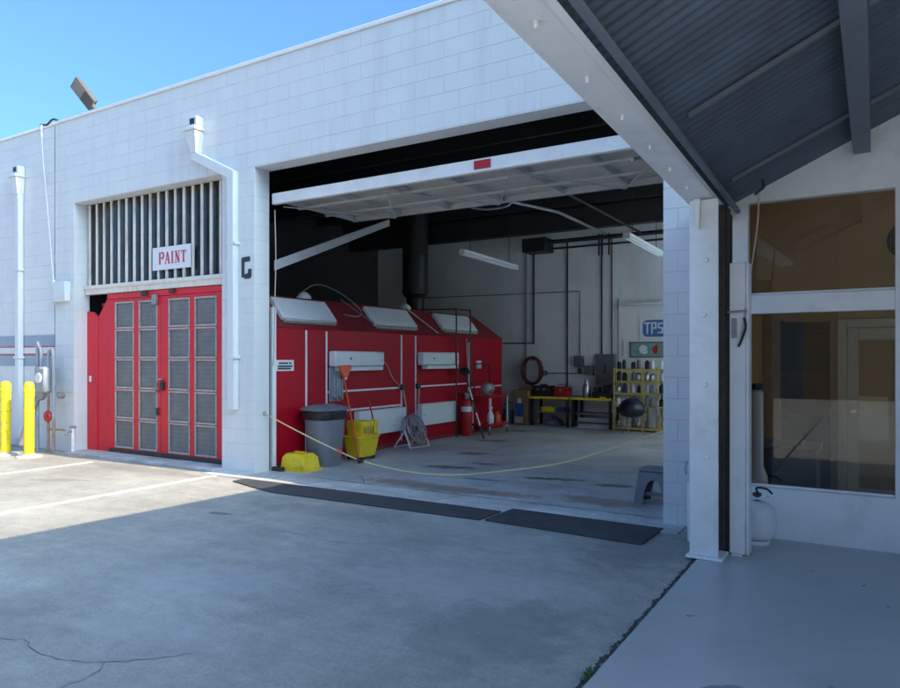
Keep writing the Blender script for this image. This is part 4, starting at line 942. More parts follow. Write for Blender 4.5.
simple('parts_bin', 'black parts bins cluttering the bench below the breaker panel', 'bin', [('tray', M_BLACK, (-5.54, -5.10, 15.3, 15.7, .701, .83, .01)), ('divider', M_BLACKM, (-5.52, -5.40, 15.35, 15.6, .831, .95, .006)), ('divider', M_BLACKM, (-5.30, -5.15, 15.35, 15.6, .831, .99, .006))], (-5.32, 15.5, .7))
t = thing('hand_tool', 'yellow tool lying on the bench edge near the yellow rack', 'tool', (-5.24, 15.24, .70)); box('body', M_YELLOW, t, -5.32, -5.18, 15.205, 15.26, .701, .74, .008); box('grip', M_BLACK, t, -5.38, -5.321, 15.215, 15.25, .701, .73, .005)
simple('storage_box', 'yellow flat box on the shelf of the bench', 'box', [('body', M_YELLOW, (-6.78, -6.44, 15.28, 15.6, .346, .43, .006)), ('lid', M_YELLOW, (-6.79, -6.43, 15.27, 15.61, .431, .455, .004))], (-6.6, 15.4, .35))
simple('storage_box', 'blue flat box on the shelf of the bench', 'box', [('body', M_BLUE, (-6.42, -6.18, 15.28, 15.6, .346, .42, .006)), ('lid', M_BLUE, (-6.425, -6.175, 15.27, 15.61, .421, .445, .004))], (-6.3, 15.4, .35))
t = thing('shop_machine', 'grey angular machine under the bench with the red tool box', 'machine', (-6.5, 15.45, FZ))
MB().prism([(-6.78, 15.3, FZ), (-6.30, 15.3, FZ), (-6.36, 15.3, .12), (-6.55, 15.3, .22), (-6.72, 15.3, .14)], (0, .3, 0), .01).build('housing', M_GREYPAINT, t); box('plate', M_GREYM, t, -6.62, -6.46, 15.28, 15.299, .05, .12)
for i, (z, a, dx) in enumerate(((FZ, 2, 0), (.055, -4, .02), (.10, 3, -.03), (.15, -2, .01), (.20, 1, .02))):
    m = MB(); m.box(-.40, .40, -.07, .07, 0, .035, .004, mtx=Matrix.Translation((-5.52 + dx, 15.42, z)) @ Matrix.Rotation(R(a), 4, 'Z'))
    m.build('board', M_SIGNW if i != 2 else M_TIMBER, None, loc=(-5.52, 15.42, z), label='white offcut board stacked under the bench' if i != 2 else 'brown offcut board in the white stack under the bench', cat='board', group='boards under the bench')
for k in (-1, 1): pass
t = thing('tall_carton', 'brown cardboard carton with a blue label standing at the bench end', 'carton', (-7.28, 15.35, FZ))
box('body', M_CARD, t, -7.46, -7.10, 15.20, 15.50, FZ, .84, .006); box('label_panel', M_BLUE, t, -7.42, -7.20, 15.195, 15.1995, .22, .52); box('label_panel', M_SIGNW, t, -7.36, -7.26, 15.195, 15.1995, .53, .65); box('label_panel', M_LENS, t, -7.44, -7.22, 15.195, 15.1995, .06, .20)
box('flap', M_CARD, t, -7.465, -7.095, 15.495, 15.51, .84, .95)
t = thing('small_bin', 'dark grey bin on the floor between booth and carton', 'bin', (-7.66, 15.4, FZ)); MB().lathe((-7.68, 15.4, FZ), [(.13, 0), (.16, .32), (.17, .33), (.17, .36)], 18).build('body', M_GREYPL, t); MB().tube(arc((-7.68, 15.4, .37), .16, 0, math.pi, 10), .008, 6).build('handle', M_BLACKM, t)

# yellow rack with cans
RX0, RX1, RY0, RY1 = -4.97, -3.55, 15.1, 15.5
rk = thing('storage_rack', 'yellow angle-iron rack full of cans against the back wall', 'rack', (-4.3, 15.3, FZ))
UX = [-4.95, -4.63, -4.32, -4.01, -3.57]
for x in UX:
    for y in (RY0, RY1): box('upright', M_RACKY, rk, x - .018, x + .018, y - .018, y + .018, FZ, 1.40, .003)
SZ = [.08, .56, .84, 1.10, 1.36]
for z in SZ:
    box('shelf', M_RACKY if z in (1.36, .08) else M_GREYM, rk, RX0 + .045, RX1 - .045, RY0 + .02, RY1 - .02, z - .022, z, .002)
    box('rail', M_RACKY, rk, RX0, RX1, RY0 - .026, RY0 - .0185, z - .03, z + .012)
MB().cyl((-4.93, 15.075, .1), (-4.35, 15.075, .54), .010, 6).build('brace', M_RACKY, rk); MB().cyl((-4.03, 15.075, .1), (-3.6, 15.075, .54), .010, 6).build('brace', M_RACKY, rk)
cm = {}
def can_mesh(r, h):
    k = (r, h)
    if k not in cm:
        m = MB().lathe((0, 0, 0), [(r * .94, 0), (r, .006), (r, h * .82), (r * .8, h * .88), (r * .45, h * .9), (r * .45, h)], 12)
        bmesh.ops.recalc_face_normals(m.bm, faces=m.bm.faces[:])
        for f in m.bm.faces: f.smooth = len(f.verts) == 4
        me = bpy.data.meshes.new('can'); m.bm.to_mesh(me); m.bm.free(); cm[k] = me
    return cm[k]
CANS = [('white', M_SIGNW), ('silver', M_CHROME), ('black', M_BLACK), ('grey', M_LIGHTPL), ('blue', M_BLUE), ('red', M_REDPL), ('dark grey', M_GREYPAINT)]
LVL = {.08: 'bottom shelf', .56: 'lower middle shelf', .84: 'middle shelf', 1.10: 'upper shelf', 1.36: 'top'}
can_n = {}
for z in SZ:
    for a, b in zip(UX, UX[1:]):
        x = a + .08
        while x < b - .075:
            if rnd.random() < (.97 if z > .1 else .7):
                ci = rnd.choices(range(7), (8, 4, 4, 3, 1, 1, 2))[0]; cn, cmt = CANS[ci]
                if z == 1.36: ci = rnd.choice((2, 2, 6, 0)); cn, cmt = CANS[ci]
                r_ = rnd.choice((.04, .048, .055)); h_ = rnd.choice((.17, .20, .22))
                key = (r_, h_, ci)
                if key not in can_n:
                    me = can_mesh(r_, h_).copy(); me.materials.append(cmt); can_n[key] = me
                o = bpy.data.objects.new('can', can_n[key]); COL.objects.link(o)
                o.location = (x, 15.17 + rnd.uniform(0, .05), z + (.0125 if False else .0))
                o['label'] = '%s can on the %s of the yellow rack' % (cn, LVL[z]); o['category'] = 'can'; o['group'] = 'cans on the yellow rack'
            x += rnd.uniform(.10, .125)
# domed stool in front of the rack
kg = thing('kettle_grill', 'dark blue domed grill on thin legs in front of the yellow rack', 'grill', (-4.45, 14.6, FZ))
gx, gy = -4.36, 14.45
MB().lathe((gx, gy, 0), [(.27, .50), (.275, .53), (.26, .62), (.20, .71), (.10, .765), (.02, .775)], 28).build('lid', M_NAVY, kg)
MB().lathe((gx, gy, 0), [(.08, .36), (.20, .40), (.262, .47), (.285, .485), (.285, .499)], 28).build('bowl', M_NAVY, kg)
for k in range(3):
    a = R(30 + 120 * k); MB().cyl((gx + .12 * math.cos(a), gy + .12 * math.sin(a), .39), (gx + .26 * math.cos(a), gy + .26 * math.sin(a), FZ), .012, 8).build('leg', M_GREYM, kg)
MB().tube([(gx - .05, gy, .772), (gx - .05, gy, .81), (gx + .05, gy, .81), (gx + .05, gy, .772)], .009, 6).build('handle', M_BLACK, kg)
# hose hanging on the rack side
MB().tube(smooth_path([(-3.98, 15.06, .95), (-4.08, 15.05, .7), (-4.02, 15.04, .4), (-3.85, 15.03, .3), (-3.78, 15.04, .6), (-3.9, 15.05, .85), (-4.0, 15.03, .6), (-3.9, 15.02, .25)], 6), .014, 6).build('air_hose', M_LIGHTPL, None, loc=(-3.9, 15.04, .3), label='grey air hose looped on the front of the yellow rack', cat='hose')
# signs
sg = thing('wall_sign', 'white wall sign with blue rounded lettering above the poster', 'sign', (-4.2, BWY, 2.0))
box('board', M_SIGNW, sg, -4.62, -3.55, BWY - .02, BWY - .002, 2.04, 2.54, .003)
loft('emblem', M_SIGNB, sg, [[Vector((p.x, BWY - .021, p.y)) for p in rsq(-4.20, 2.28, 0, .34, .19, .10)], [Vector((p.x, BWY - .025, p.y)) for p in rsq(-4.20, 2.28, 0, .34, .19, .10)]], smooth=False)
def letters(parent, mat, y, segs, w, x, z, s, sx=.16):
    m = MB()
    for a, b in segs:
        A = Vector((x + a[0] * sx, y, z + a[1] * s)); B = Vector((x + b[0] * sx, y, z + b[1] * s)); t = (B - A).normalized(); n_ = Vector((-t.z, 0, t.x)) * w / 2
        m.prism([A + n_ - t * w / 2, B + n_ + t * w / 2, B - n_ + t * w / 2, A - n_ - t * w / 2], (0, -.003 - .0003 * len(m.bm.verts) / 8, 0))
    m.build('letter', mat, parent, smooth=False)
letters(sg, M_SIGNW, BWY - .0255, [((0, 1), (.7, 1)), ((.35, 0), (.35, 1))], .034, -4.49, 2.17, .23)
letters(sg, M_SIGNW, BWY - .0255, [((0, 0), (0, 1)), ((0, 1), (.55, 1)), ((.55, 1), (.55, .5)), ((0, .5), (.55, .5))], .034, -4.33, 2.17, .23)
letters(sg, M_SIGNW, BWY - .0255, [((0, .95), (.5, .95)), ((0, .95), (0, .55)), ((0, .55), (.5, .5)), ((.5, .5), (.5, .05)), ((.5, .05), (0, .05))], .034, -4.18, 2.17, .23)
po = thing('wall_poster', 'small teal framed poster with white and red shapes above the rack', 'poster', (-4.4, BWY, 1.7))
box('frame', M_GREYPAINT, po, -4.84, -3.95, BWY - .03, BWY - .002, 1.62, 1.98, .004); box('print', M_POSTER, po, -4.81, -3.98, BWY - .034, BWY - .031, 1.65, 1.95)
irregular('print_shape', M_SIGNW, po, 0, 0, 0, .1, .1, 5)
o = po.children[-1]; o.rotation_euler = (R(90), 0, 0); 
o.location = Vector((-4.52, BWY - .0345, 1.80)) - Vector((-4.4, BWY, 1.7)); 
for v in o.data.vertices: v.co += Vector((-4.4, BWY, 1.7))
irregular('print_shape', M_REDPL, po, 0, 0, 0, .07, .09, 6)
o = po.children[-1]; o.rotation_euler = (R(90), 0, 0)
o.location = Vector((-4.25, BWY - .0345, 1.80)) - Vector((-4.4, BWY, 1.7))
for v in o.data.vertices: v.co += Vector((-4.4, BWY, 1.7))
box('paint_stick', M_LENS, None, -5.02, -4.97, BWY - .02, BWY - .002, 1.66, 2.04, .003, loc=(-5.0, BWY, 1.66), label='tan wooden stick fixed upright on the wall left of the poster', cat='stick')
# fluorescent fixtures
def fluoro(p0, p1, lab, hang=True):
    t = thing('tube_light', lab, 'light', p0, group='unlit tube lights in the bay')
    p0, p1 = Vector(p0), Vector(p1); d = (p1 - p0).normalized(); L_ = (p1 - p0).length; ang = math.atan2(d.y, d.x)
    mt = Matrix.Translation(p0) @ Matrix.Rotation(ang, 4, 'Z')
    MB().box(0, L_, -.06, .06, .03, .09, .006, mtx=mt).build('housing', M_LAMP, t)
    for s in (-.035, .035):
        MB().cyl(mt @ Vector((.03, s, .008)), mt @ Vector((L_ - .03, s, .008)), .017, 10).build('tube', M_SIGNW, t)
    for x in (0.0, L_): MB().box(x - .012, x + .012, -.062, .062, -.015, .029, .003, mtx=mt).build('end_cap', M_LAMP, t)
    if hang:
        for x in (.35, L_ - .35): MB().cyl(mt @ Vector((x, 0, .091)), mt @ Vector((x, 0, 4.90 - p0.z)), .006, 6).build('hanger', M_BLACKM, t)
fluoro((-6.44, 10.98, 3.50), (-6.58, 13.5, 3.50), 'unlit tube light hanging between booth and garage door')
fluoro((-3.53, 11.4, 3.60), (-3.6, 13.8, 3.60), 'unlit tube light hanging over the yellow rack side')
fluoro((-5.05, BWY - .08, 2.78), (-3.2, BWY - .08, 2.78), 'unlit tube light fixed on the back wall above the blue sign', False)
# dark services below the ceiling
def svc(name, pts, r, lab, mat=M_BLACKM): return MB().tube(pts, r, 8).build(name, mat, None, loc=pts[0], label=lab, cat='pipe', group='pipes under the ceiling')
svc('ceiling_pipe', [(-7.2, 15.3, 4.34), (-1.8, 15.3, 4.34)], .05, 'thick dark pipe under the ceiling along the back wall')
svc('ceiling_pipe', [(-7.0, 15.55, 4.22), (-1.8, 15.55, 4.22)], .025, 'thin dark pipe below the thick pipe at the back wall')
svc('ceiling_pipe', [(-6.2, 9.0, 4.4), (-5.2, 12.5, 4.4), (-5.2, 15.5, 4.4)], .03, 'bent grey pipe crossing under the joists', M_GREYM)
svc('ceiling_pipe', [(-4.4, 9.2, 4.35), (-4.4, 15.5, 4.35)], .025, 'straight dark pipe running from the garage door to the back wall')
box('heater_unit', M_BLACKM, None, -7.2, -6.6, 15.1, 15.6, 4.12, 4.44, .01, loc=(-6.9, 15.3, 4.1), label='dark box unit hung under the ceiling at the back wall', cat='unit')
for x in (-5.52, -5.44, -5.28): svc('ceiling_pipe', [(x, 15.72, 4.5), (x, 15.72, 4.0)], .02, 'short dark drop pipe above the breaker panel conduits')
MB().tube(smooth_path([(-5.9, 9.4, 4.3), (-5.6, 9.9, 4.05), (-5.2, 10.3, 4.1), (-5.1, 10.4, 4.3)], 6), .02, 6).build('hanging_hose', M_GREYM, None, loc=(-5.6, 9.9, 4.1), label='grey hose loop hanging under the joists behind the garage door', cat='hose')

# ================================================================== ROPE AND STOOL IN THE BAY
rp = thing('barrier_rope', 'yellow barrier rope sagging across the open bay', 'rope', (-4.6, 7.1, .2))
pts = smooth_path([(-7.35, 7.05, .83), (-6.77, 7.12, .60), (-6.2, 7.15, .41), (-5.67, 7.16, .27), (-4.95, 7.16, .195), (-4.3, 7.16, .215), (-3.62, 7.16, .32), (-2.95, 7.14, .46), (-2.39, 7.12, .65), (-1.765, 7.08, .90)], 6)
MB().tube(pts, .009, 8).build('rope', M_ROPE, rp)
MB().tube([pts[17], pts[18]], .022, 8).build('knot', M_BLACK, rp); MB().tube([pts[13], pts[14]], .020, 8).build('tag', M_ORANGE, rp)
for e, s in ((pts[0], -1), (pts[-1], 1)):
    MB().tube(arc((e.x - .0 * s, e.y, e.z), .025, 0, 2 * math.pi, 10, 'YZ'), .006, 6).build('eye_hook', M_GREYM, rp)
ss = thing('step_stool', 'grey plastic step stool with an arched side inside the bay', 'stool', (-2.1, 7.8, FZ))
sx0, sx1, sy0, sy1, sh = -2.28, -1.86, 7.62, 7.98, .40
box('top', M_GREYPL, ss, sx0 + .045, sx1 - .045, sy0 + .035, sy1 - .035, sh - .04, sh, .012)
for (A, B, D, O) in (((sx0, sy0), (sx1, sy0), (0, .03), (0, .035)), ((sx0, sy1), (sx1, sy1), (0, -.03), (0, -.035))):
    # long side: arch cut out
    za = FZ; zt = sh - .041
    def pt(u, z, A=A, B=B, O=O):
        k = (z - za) / (zt - za); ins = .045 * k
        return (A[0] + ins + (B[0] - A[0] - 2 * ins) * u, A[1] + O[1] * k, z)
    m = MB()
    prof = [(0, za), (.22, za), (.25, .15), (.32, .24), (.42, .275), (.58, .275), (.68, .24), (.75, .15), (.78, za), (1, za), (1, zt), (0, zt)]
    left = [(0, za), (.22, za), (.25, .15), (.32, .24), (.36, zt), (0, zt)]; midp = [(.32, .24), (.42, .275), (.58, .275), (.68, .24), (.64, zt), (.36, zt)]; right = [(1, za), (1, zt), (.64, zt), (.68, .24), (.75, .15), (.78, za)]
    for poly in (left, midp, right): m.prism([pt(*q) for q in poly], (0, D[1], 0))
    m.build('side_panel', M_GREYPL, ss, smooth=False)
for (x, s) in ((sx0, 1), (sx1, -1)):
    m = MB(); zt = sh - .042
    def pt2(v, z):
        k = (z - FZ) / (zt - FZ); return (x + s * .045 * k, sy0 + .032 + .02 * k + (sy1 - sy0 - .064 - .04 * k) * v, z)
    for poly in ([(0, FZ), (.24, FZ), (.30, .22), (.36, zt), (0, zt)], [(.30, .22), (.5, .255), (.70, .22), (.64, zt), (.36, zt)], [(1, FZ), (1, zt), (.64, zt), (.70, .22), (.76, FZ)]):
        m.prism([pt2(*q) for q in poly], (s * .028, 0, 0))
    m.build('end_panel', M_GREYPL, ss, smooth=False)
box('foot_rail', M_GREYPL, ss, sx0 + .05, sx1 - .05, sy0 + .06, sy0 + .085, .10, .14, .006)

# ================================================================== SHOP UNDER THE CANOPY
SY = 6.75
sb = thing('shop_building', 'white shop front with large windows under the canopy roof', 'building', (0, SY, 0.02))
PITCH, ZE = .46, 2.96
def roof_z(x, y): return ZE + PITCH * (x + 1.2) + .041 * (6.75 - y)
XS0, XS1 = -1.46, 4.6
W0, W1 = -0.985, 0.132
box('base_wall', M_STEEL_W, sb, -1.46, 4.6, SY, SY + .12, .0, .462)
box('stile', M_STEEL_W, sb, -1.46, W0, SY, SY + .12, .463, 3.0)
box('transom_rail', M_STEEL_W, sb, W0 + .001, W1 - .001, SY + .002, SY + .118, 2.005, 2.17, .004)
box('mullion', M_STEEL_W, sb, W1, W1 + .16, SY, SY + .12, .463, 3.0)
MB().prism([(-1.46, SY, 3.001), (4.6, SY, 3.001), (4.6, SY, roof_z(4.6, SY) + .004), (-1.1, SY, roof_z(-1.1, SY) + .004)], (0, .12, 0)).build('gable', M_STEEL_W, sb, smooth=False)
box('mullion', M_STEEL_W, sb, 1.40, 1.56, SY, SY + .12, .463, 3.0); box('mullion', M_STEEL_W, sb, 4.3, 4.6, SY, SY + .12, .463, 3.0)
wd = []
for (a, b) in ((W0, W1), (W1 + .16, 1.40), (1.56, 4.3)):  # last bay is an unseen window added to brighten the office
    for (z0, z1) in ((.463, 2.004), (2.171, 3.0)):
        w = box('window', M_STEEL_W, sb, a + .002, b - .002, SY + .045, SY + .075, z0 + .001, z0 + .022, .002)
        box('pane', M_GLASS, w, a + .003, b - .003, SY + .055, SY + .061, z0 + .023, z1 - .002)
box('side_wall', M_STEEL_W, sb, 4.60, 4.75, 1.5, 7.2, 0, 6.3); box('side_wall', M_STEEL_W, sb, 4.60, 4.75, 7.201, 10.6, 0, 1.0); box('side_wall', M_STEEL_W, sb, 4.60, 4.75, 7.201, 10.6, 2.9, 6.3); box('side_wall', M_STEEL_W, sb, 4.60, 4.75, 10.601, 11.2, 0, 6.3)  # unseen wall put here, and raised, to keep the sun off the slab
for k in range(3):  # unseen frosted windows added to let sunlight into the office
    ya_, yb_ = 7.202 + k * 1.133, 7.202 + (k + 1) * 1.133 - .004
    wf = MB(); wf.box(4.64, 4.70, ya_, ya_ + .05, 1.001, 2.899); wf.box(4.64, 4.70, yb_ - .05, yb_, 1.001, 2.899); wf.box(4.64, 4.70, ya_ + .051, yb_ - .051, 1.001, 1.05); wf.box(4.64, 4.70, ya_ + .051, yb_ - .051, 2.85, 2.899)
    box('pane', M_FROST, wf.build('added_side_window', M_WHITE, sb), 4.665, 4.673, ya_ + .051, yb_ - .051, 1.051, 2.849)
box('side_wall', M_BROWN, sb, -1.46, -1.40, SY + .121, 11, 0, 3.6)
box('office_floor', M_TIMBER, sb, -1.40, 4.6, SY + .121, 11, -.05, .03)
box('back_wall', M_BROWN, sb, -1.40, 4.6, 10.9, 11.05, .031, 5.6)
MB().prism([(-1.40, SY + .13, 3.35), (-1.40, 11, 3.35), (4.6, 11, 5.2), (4.6, SY + .13, 5.2)], (0, 0, .1)).build('ceiling', M_BROWN, sb, smooth=False)
# inside partition with glazed door
PY = 8.5
box('partition', M_TIMBER, sb, -.42, -.36, PY, PY + .10, .031, 2.195); box('partition', M_BROWN, sb, -.355, 1.5, PY, PY + .1, 2.03, 3.6); box('partition', M_BROWN, sb, -1.399, -.357, PY + .002, PY + .1, 2.20, 3.6)
dr = thing('office_door', 'glazed tan interior door in a pale tan frame behind the shop window', 'door', (0, PY, .03))
box('frame', M_TAN, dr, -.352, -.27, PY - .02, PY + .09, .031, 2.02, .005); box('frame', M_TAN, dr, .56, .64, PY - .02, PY + .09, .031, 2.02, .005); box('frame', M_TAN, dr, -.268, .558, PY - .02, PY + .09, 1.93, 2.02, .005)
for a, b in ((-.262, -.16), (.45, .552)): box('door_stile', M_TAN, dr, a, b, PY + .01, PY + .05, .035, 1.925, .003)
box('door_rail', M_TAN, dr, -.158, .448, PY + .012, PY + .048, .035, .24, .003); box('door_rail', M_TAN, dr, -.158, .448, PY + .012, PY + .048, 1.80, 1.925, .003)
box('door_glass', M_GLASS, dr, -.158, .448, PY + .028, PY + .032, .241, 1.799)
MB().lathe((-.21, PY - .02, 1.05), [(.02, -.03), (.03, -.02), (.03, 0), (.01, .03)], 12, 'Y').build('handle', M_CHROME, dr)
cl = thing('wall_clock', 'black round clock on the brown wall inside the shop', 'clock', (.24, PY - .03, 2.55))
MB().lathe((.29, PY - .001, 2.81), [(.05, -.035), (.19, -.03), (.20, 0)], 28, 'Y').build('case', M_BLACK, cl); MB().lathe((.29, PY - .037, 2.81), [(.02, -.002), (.15, 0)], 28, 'Y').build('face', M_BLACKM, cl)
ca = thing('display_cabinet', 'dark open shelf cabinet inside the shop', 'cabinet', (-.8, 9.2, .03))
box('back', M_BLACKM, ca, -.95, -.45, 9.5, 9.53, .031, 2.05); box('side', M_BLACKM, ca, -.98, -.952, 9.2, 9.53, .031, 2.05); box('side', M_BLACKM, ca, -.448, -.42, 9.2, 9.53, .031, 2.05)
for z in (.4, .9, 1.4, 1.9): box('shelf', M_BLACKM, ca, -.95, -.45, 9.22, 9.499, z, z + .03)
dk = thing('counter', 'dark counter behind the shop window below the cabinet', 'counter', (-.75, 8.0, .03))
box('body', M_BLACKM, dk, -1.0, -.5, 7.75, 8.2, .031, .70, .006); box('top', M_GREYPAINT, dk, -1.03, -.47, 7.72, 8.23, .701, .74, .006)
t = thing('paper_roll', 'white paper roll standing on the floor behind the shop window', 'roll', (-.98, 7.3, .03))
MB().lathe((-.97, 7.25, .031), [(.10, 0), (.11, .02), (.09, .45), (.05, .55), (.05, 1.25), (.03, 1.27)], 18).build('roll', M_SIGNW, t); MB().lathe((-.97, 7.25, 1.302), [(.03, 0), (.055, .01), (.055, .06), (.02, .07)], 14).build('cap', M_BLACK, t)

# canopy
cn = thing('canopy', 'corrugated metal canopy roof on white steel beams over the grey slab', 'canopy', (0, 2, 0.02))
def beam_seg(name, mat, pts_fn, ya, yb):
    m = MB(); A = [m.bm.verts.new(p) for p in pts_fn(ya)]; B = [m.bm.verts.new(p) for p in pts_fn(yb)]; n_ = len(A)
    m.bm.faces.new(A); m.bm.faces.new(list(reversed(B)))
    for i in range(n_): m.bm.faces.new([A[i], A[(i + 1) % n_], B[(i + 1) % n_], B[i]])
    return m.build(name, mat, cn, smooth=False)
def bz(y): return 2.868 + .041 * (5.9 - y)
YF, YN = 6.70, 1.6
beam_seg('edge_beam', M_STEEL_W, lambda y: [(-1.275, y, bz(y)), (-1.115, y, bz(y)), (-1.115, y, bz(y) + .012), (-1.262, y, bz(y) + .012), (-1.262, y, bz(y) + .17), (-1.275, y, bz(y) + .17)], YF, YN)
beam_seg('edge_lip', M_STEEL_W, lambda y: [(-1.114, y, bz(y) + .001), (-1.100, y, bz(y) + .001), (-1.100, y, bz(y) + .05), (-1.114, y, bz(y) + .05)], YF, YN)
beam_seg('edge_angle', M_RAFTER, lambda y: [(-1.075, y, bz(y) + .07), (-1.04, y, bz(y) + .07), (-1.04, y, bz(y) + .10), (-1.075, y, bz(y) + .10)], YF, YN)
beam_seg('fascia', M_STEEL_W, lambda y: [(-1.34, y, bz(y) + .03), (-1.29, y, bz(y) + .03), (-1.29, y, bz(y) + .26), (-1.34, y, bz(y) + .26)], YF, YN)
beam_seg('middle_beam', M_RAFTER, lambda y: [(-.165, y, roof_z(-.1, y) - .17), (-.04, y, roof_z(-.1, y) - .17), (-.04, y, roof_z(-.1, y) - .05), (-.165, y, roof_z(-.1, y) - .10)], YF, YN)
beam_seg('middle_beam', M_RAFTER, lambda y: [(2.0, y, roof_z(2.06, y) - .17), (2.12, y, roof_z(2.06, y) - .17), (2.12, y, roof_z(2.06, y) - .04), (2.0, y, roof_z(2.06, y) - .09)], YF, YN)
for yr in (6.08, 4.52, 2.96, 1.75):
    for xa, xb in ((-1.0, -.17), (-.035, 1.99), (2.13, 4.58)):
        za, zb = roof_z(xa, yr) - .032, roof_z(xb, yr) - .032
        m = MB(); m.prism([(xa, yr - .02, za), (xb, yr - .02, zb), (xb, yr - .02, zb + .03), (xa, yr - .02, za + .03)], (0, .025, 0)); m.build('rafter', M_RAFTER, cn, smooth=False)
# corrugated sheets, ridges running up the slope
per = .085; ns = 8
ya = 6.86
sheet_w = per * 11
k = 0
while ya > YN:
    yb = max(ya - sheet_w, YN); m = MB(); top, bot = [], []
    n_ = int(round((ya - yb + per) / per * ns))
    off = .0035 if k % 2 else 0.0
    if n_ < 2: break
    rowsv = []
    for (x) in (-1.36, 4.58):
        r1, r2 = [], []
        for i in range(n_ + 1):
            y = ya + per / 2 - (ya - yb + per) * i / n_
            wv = .012 * math.cos(2 * math.pi * y / per) + .012 + off
            r1.append(m.bm.verts.new((x, y, roof_z(x, y) + wv))); r2.append(m.bm.verts.new((x, y, roof_z(x, y) + wv + .003)))
        rowsv.append((r1, r2))
    (a1, a2), (b1, b2) = rowsv
    for i in range(n_):
        m.bm.faces.new([a1[i], a1[i + 1], b1[i + 1], b1[i]]); m.bm.faces.new([a2[i + 1], a2[i], b2[i], b2[i + 1]])
        m.bm.faces.new([a1[i + 1], a1[i], a2[i], a2[i + 1]]); m.bm.faces.new([b1[i], b1[i + 1], b2[i + 1], b2[i]])
    for e in (0, n_): m.bm.faces.new([a1[e], a2[e], b2[e], b1[e]])
    m.build('roof_sheet', M_ROOF, cn)
    ya = yb; k += 1
# hangers along the edge beam
for y in (5.35, 4.85, 4.35, 3.8, 3.25, 2.65, 2.0):
    m = MB(); z = bz(y); m.cyl((-1.20, y, z - .001), (-1.20, y, z - .012), .010, 8); m.box(-1.208, -1.192, y - .005, y + .005, z - .03, z - .011, .002)
    m.build('hanger_clip', M_STEEL_W, cn)
col_ = MB(); col_.box(-1.275, -1.055, 5.76, 5.785, .045, bz(5.98) - .002, .010, 2); col_.box(-1.18, -1.16, 5.783, 5.957, .046, bz(5.98) - .003); col_.box(-1.275, -1.115, 5.955, 5.98, .045, bz(5.98) - .002, .010, 2)
co = col_.build('column', M_STEEL_W, cn)
box('base_plate', M_STEEL_W, co, -1.30, -1.02, 5.73, 6.01, .023, .044, .004)
MB().prism([(-1.235, 5.757, bz(5.7) - .01), (-1.18, 5.757, bz(5.7) - .01), (-1.195, 5.757, bz(5.7) - .25), (-1.21, 5.757, bz(5.7) - .25)], (0, -.04, 0), .004).build('gusset', M_STEEL_W, co)
for z in (.83, 1.40, 1.95, 2.38): MB().lathe((-1.15 + .01 * math.sin(z * 9), 5.757, z), [(.016, -.018), (.018, -.004), (.022, 0)], 8, 'Y').build('bolt', M_STEEL_W, co)
MB().tube(smooth_path([(-1.305, 5.80, .78), (-1.31, 5.78, .72), (-1.30, 5.77, .68)], 3), .012, 6).build('hook', M_GREYM, co)
box('stop_plate', M_STEEL_W, co, -1.31, -1.278, 5.85, 5.95, .12, .60, .004)
# dark strip standing in for the shaded recess behind the column
tk = thing('recess_shade', 'dark strip standing in for the shade behind the white column', 'shade_filler', (-1.03, 6.15, .023))
box('shade_fill', M_RUST, tk, -1.20, -1.045, 6.02, 6.20, .023, 2.86, .004); box('shade_edge', M_RUST, tk, -1.043, -1.03, 6.04, 6.16, .023, 2.84, .002); box('shade_strip', M_BLACK, tk, -1.04, -1.025, 6.17, 6.21, .03, 2.8)
# white gate post
gp = thing('gate_leaf', 'narrow white folded gate leaf standing beside the dark shade strip', 'gate', (-.95, 6.05, .023))
box('board', M_STEEL_W, gp, -1.018, -.895, 6.02, 6.065, .03, 2.38, .006); box('return_edge', M_STEEL_W, gp, -.893, -.87, 6.022, 6.16, .03, 2.375, .005)
box('bracket', M_GREYM, gp, -1.0, -.96, 6.012, 6.0195, 1.77, 1.93, .002); MB().tube([(-1.03, 6.0, 1.98), (-.88, 6.0, 1.985)], .008, 6).build('bolt_rod', M_GREYM, gp)
box('foot', M_STEEL_W, gp, -1.0, -.92, 5.99, 6.06, .0225, .0295)
# pull rope at the gate
tw = thing('tie_rope', 'thin rope with dark hooks tied from the canopy to the gate leaf', 'rope', (-.87, 6.1, 1.8))
pts = smooth_path([(-.825, 6.25, 2.98), (-.835, 6.22, 2.7), (-.87, 6.15, 2.35), (-.89, 6.05, 2.1), (-.905, 6.005, 1.9), (-.93, 6.0, 1.76)], 5)
MB().tube(pts, .0075, 6).build('rope', M_TWINE, tw)
MB().tube(smooth_path([(-.905, 6.0, 1.93), (-.89, 5.995, 1.86), (-.92, 5.995, 1.76), (-.945, 5.995, 1.70)], 4), .010, 6).build('hook', M_BLACK, tw)
MB().tube(smooth_path([(-.86, 6.25, 2.96), (-.82, 6.25, 2.99), (-.79, 6.25, 3.02), (-.80, 6.25, 3.08)], 4), .012, 6).build('hook', M_BLACK, tw)
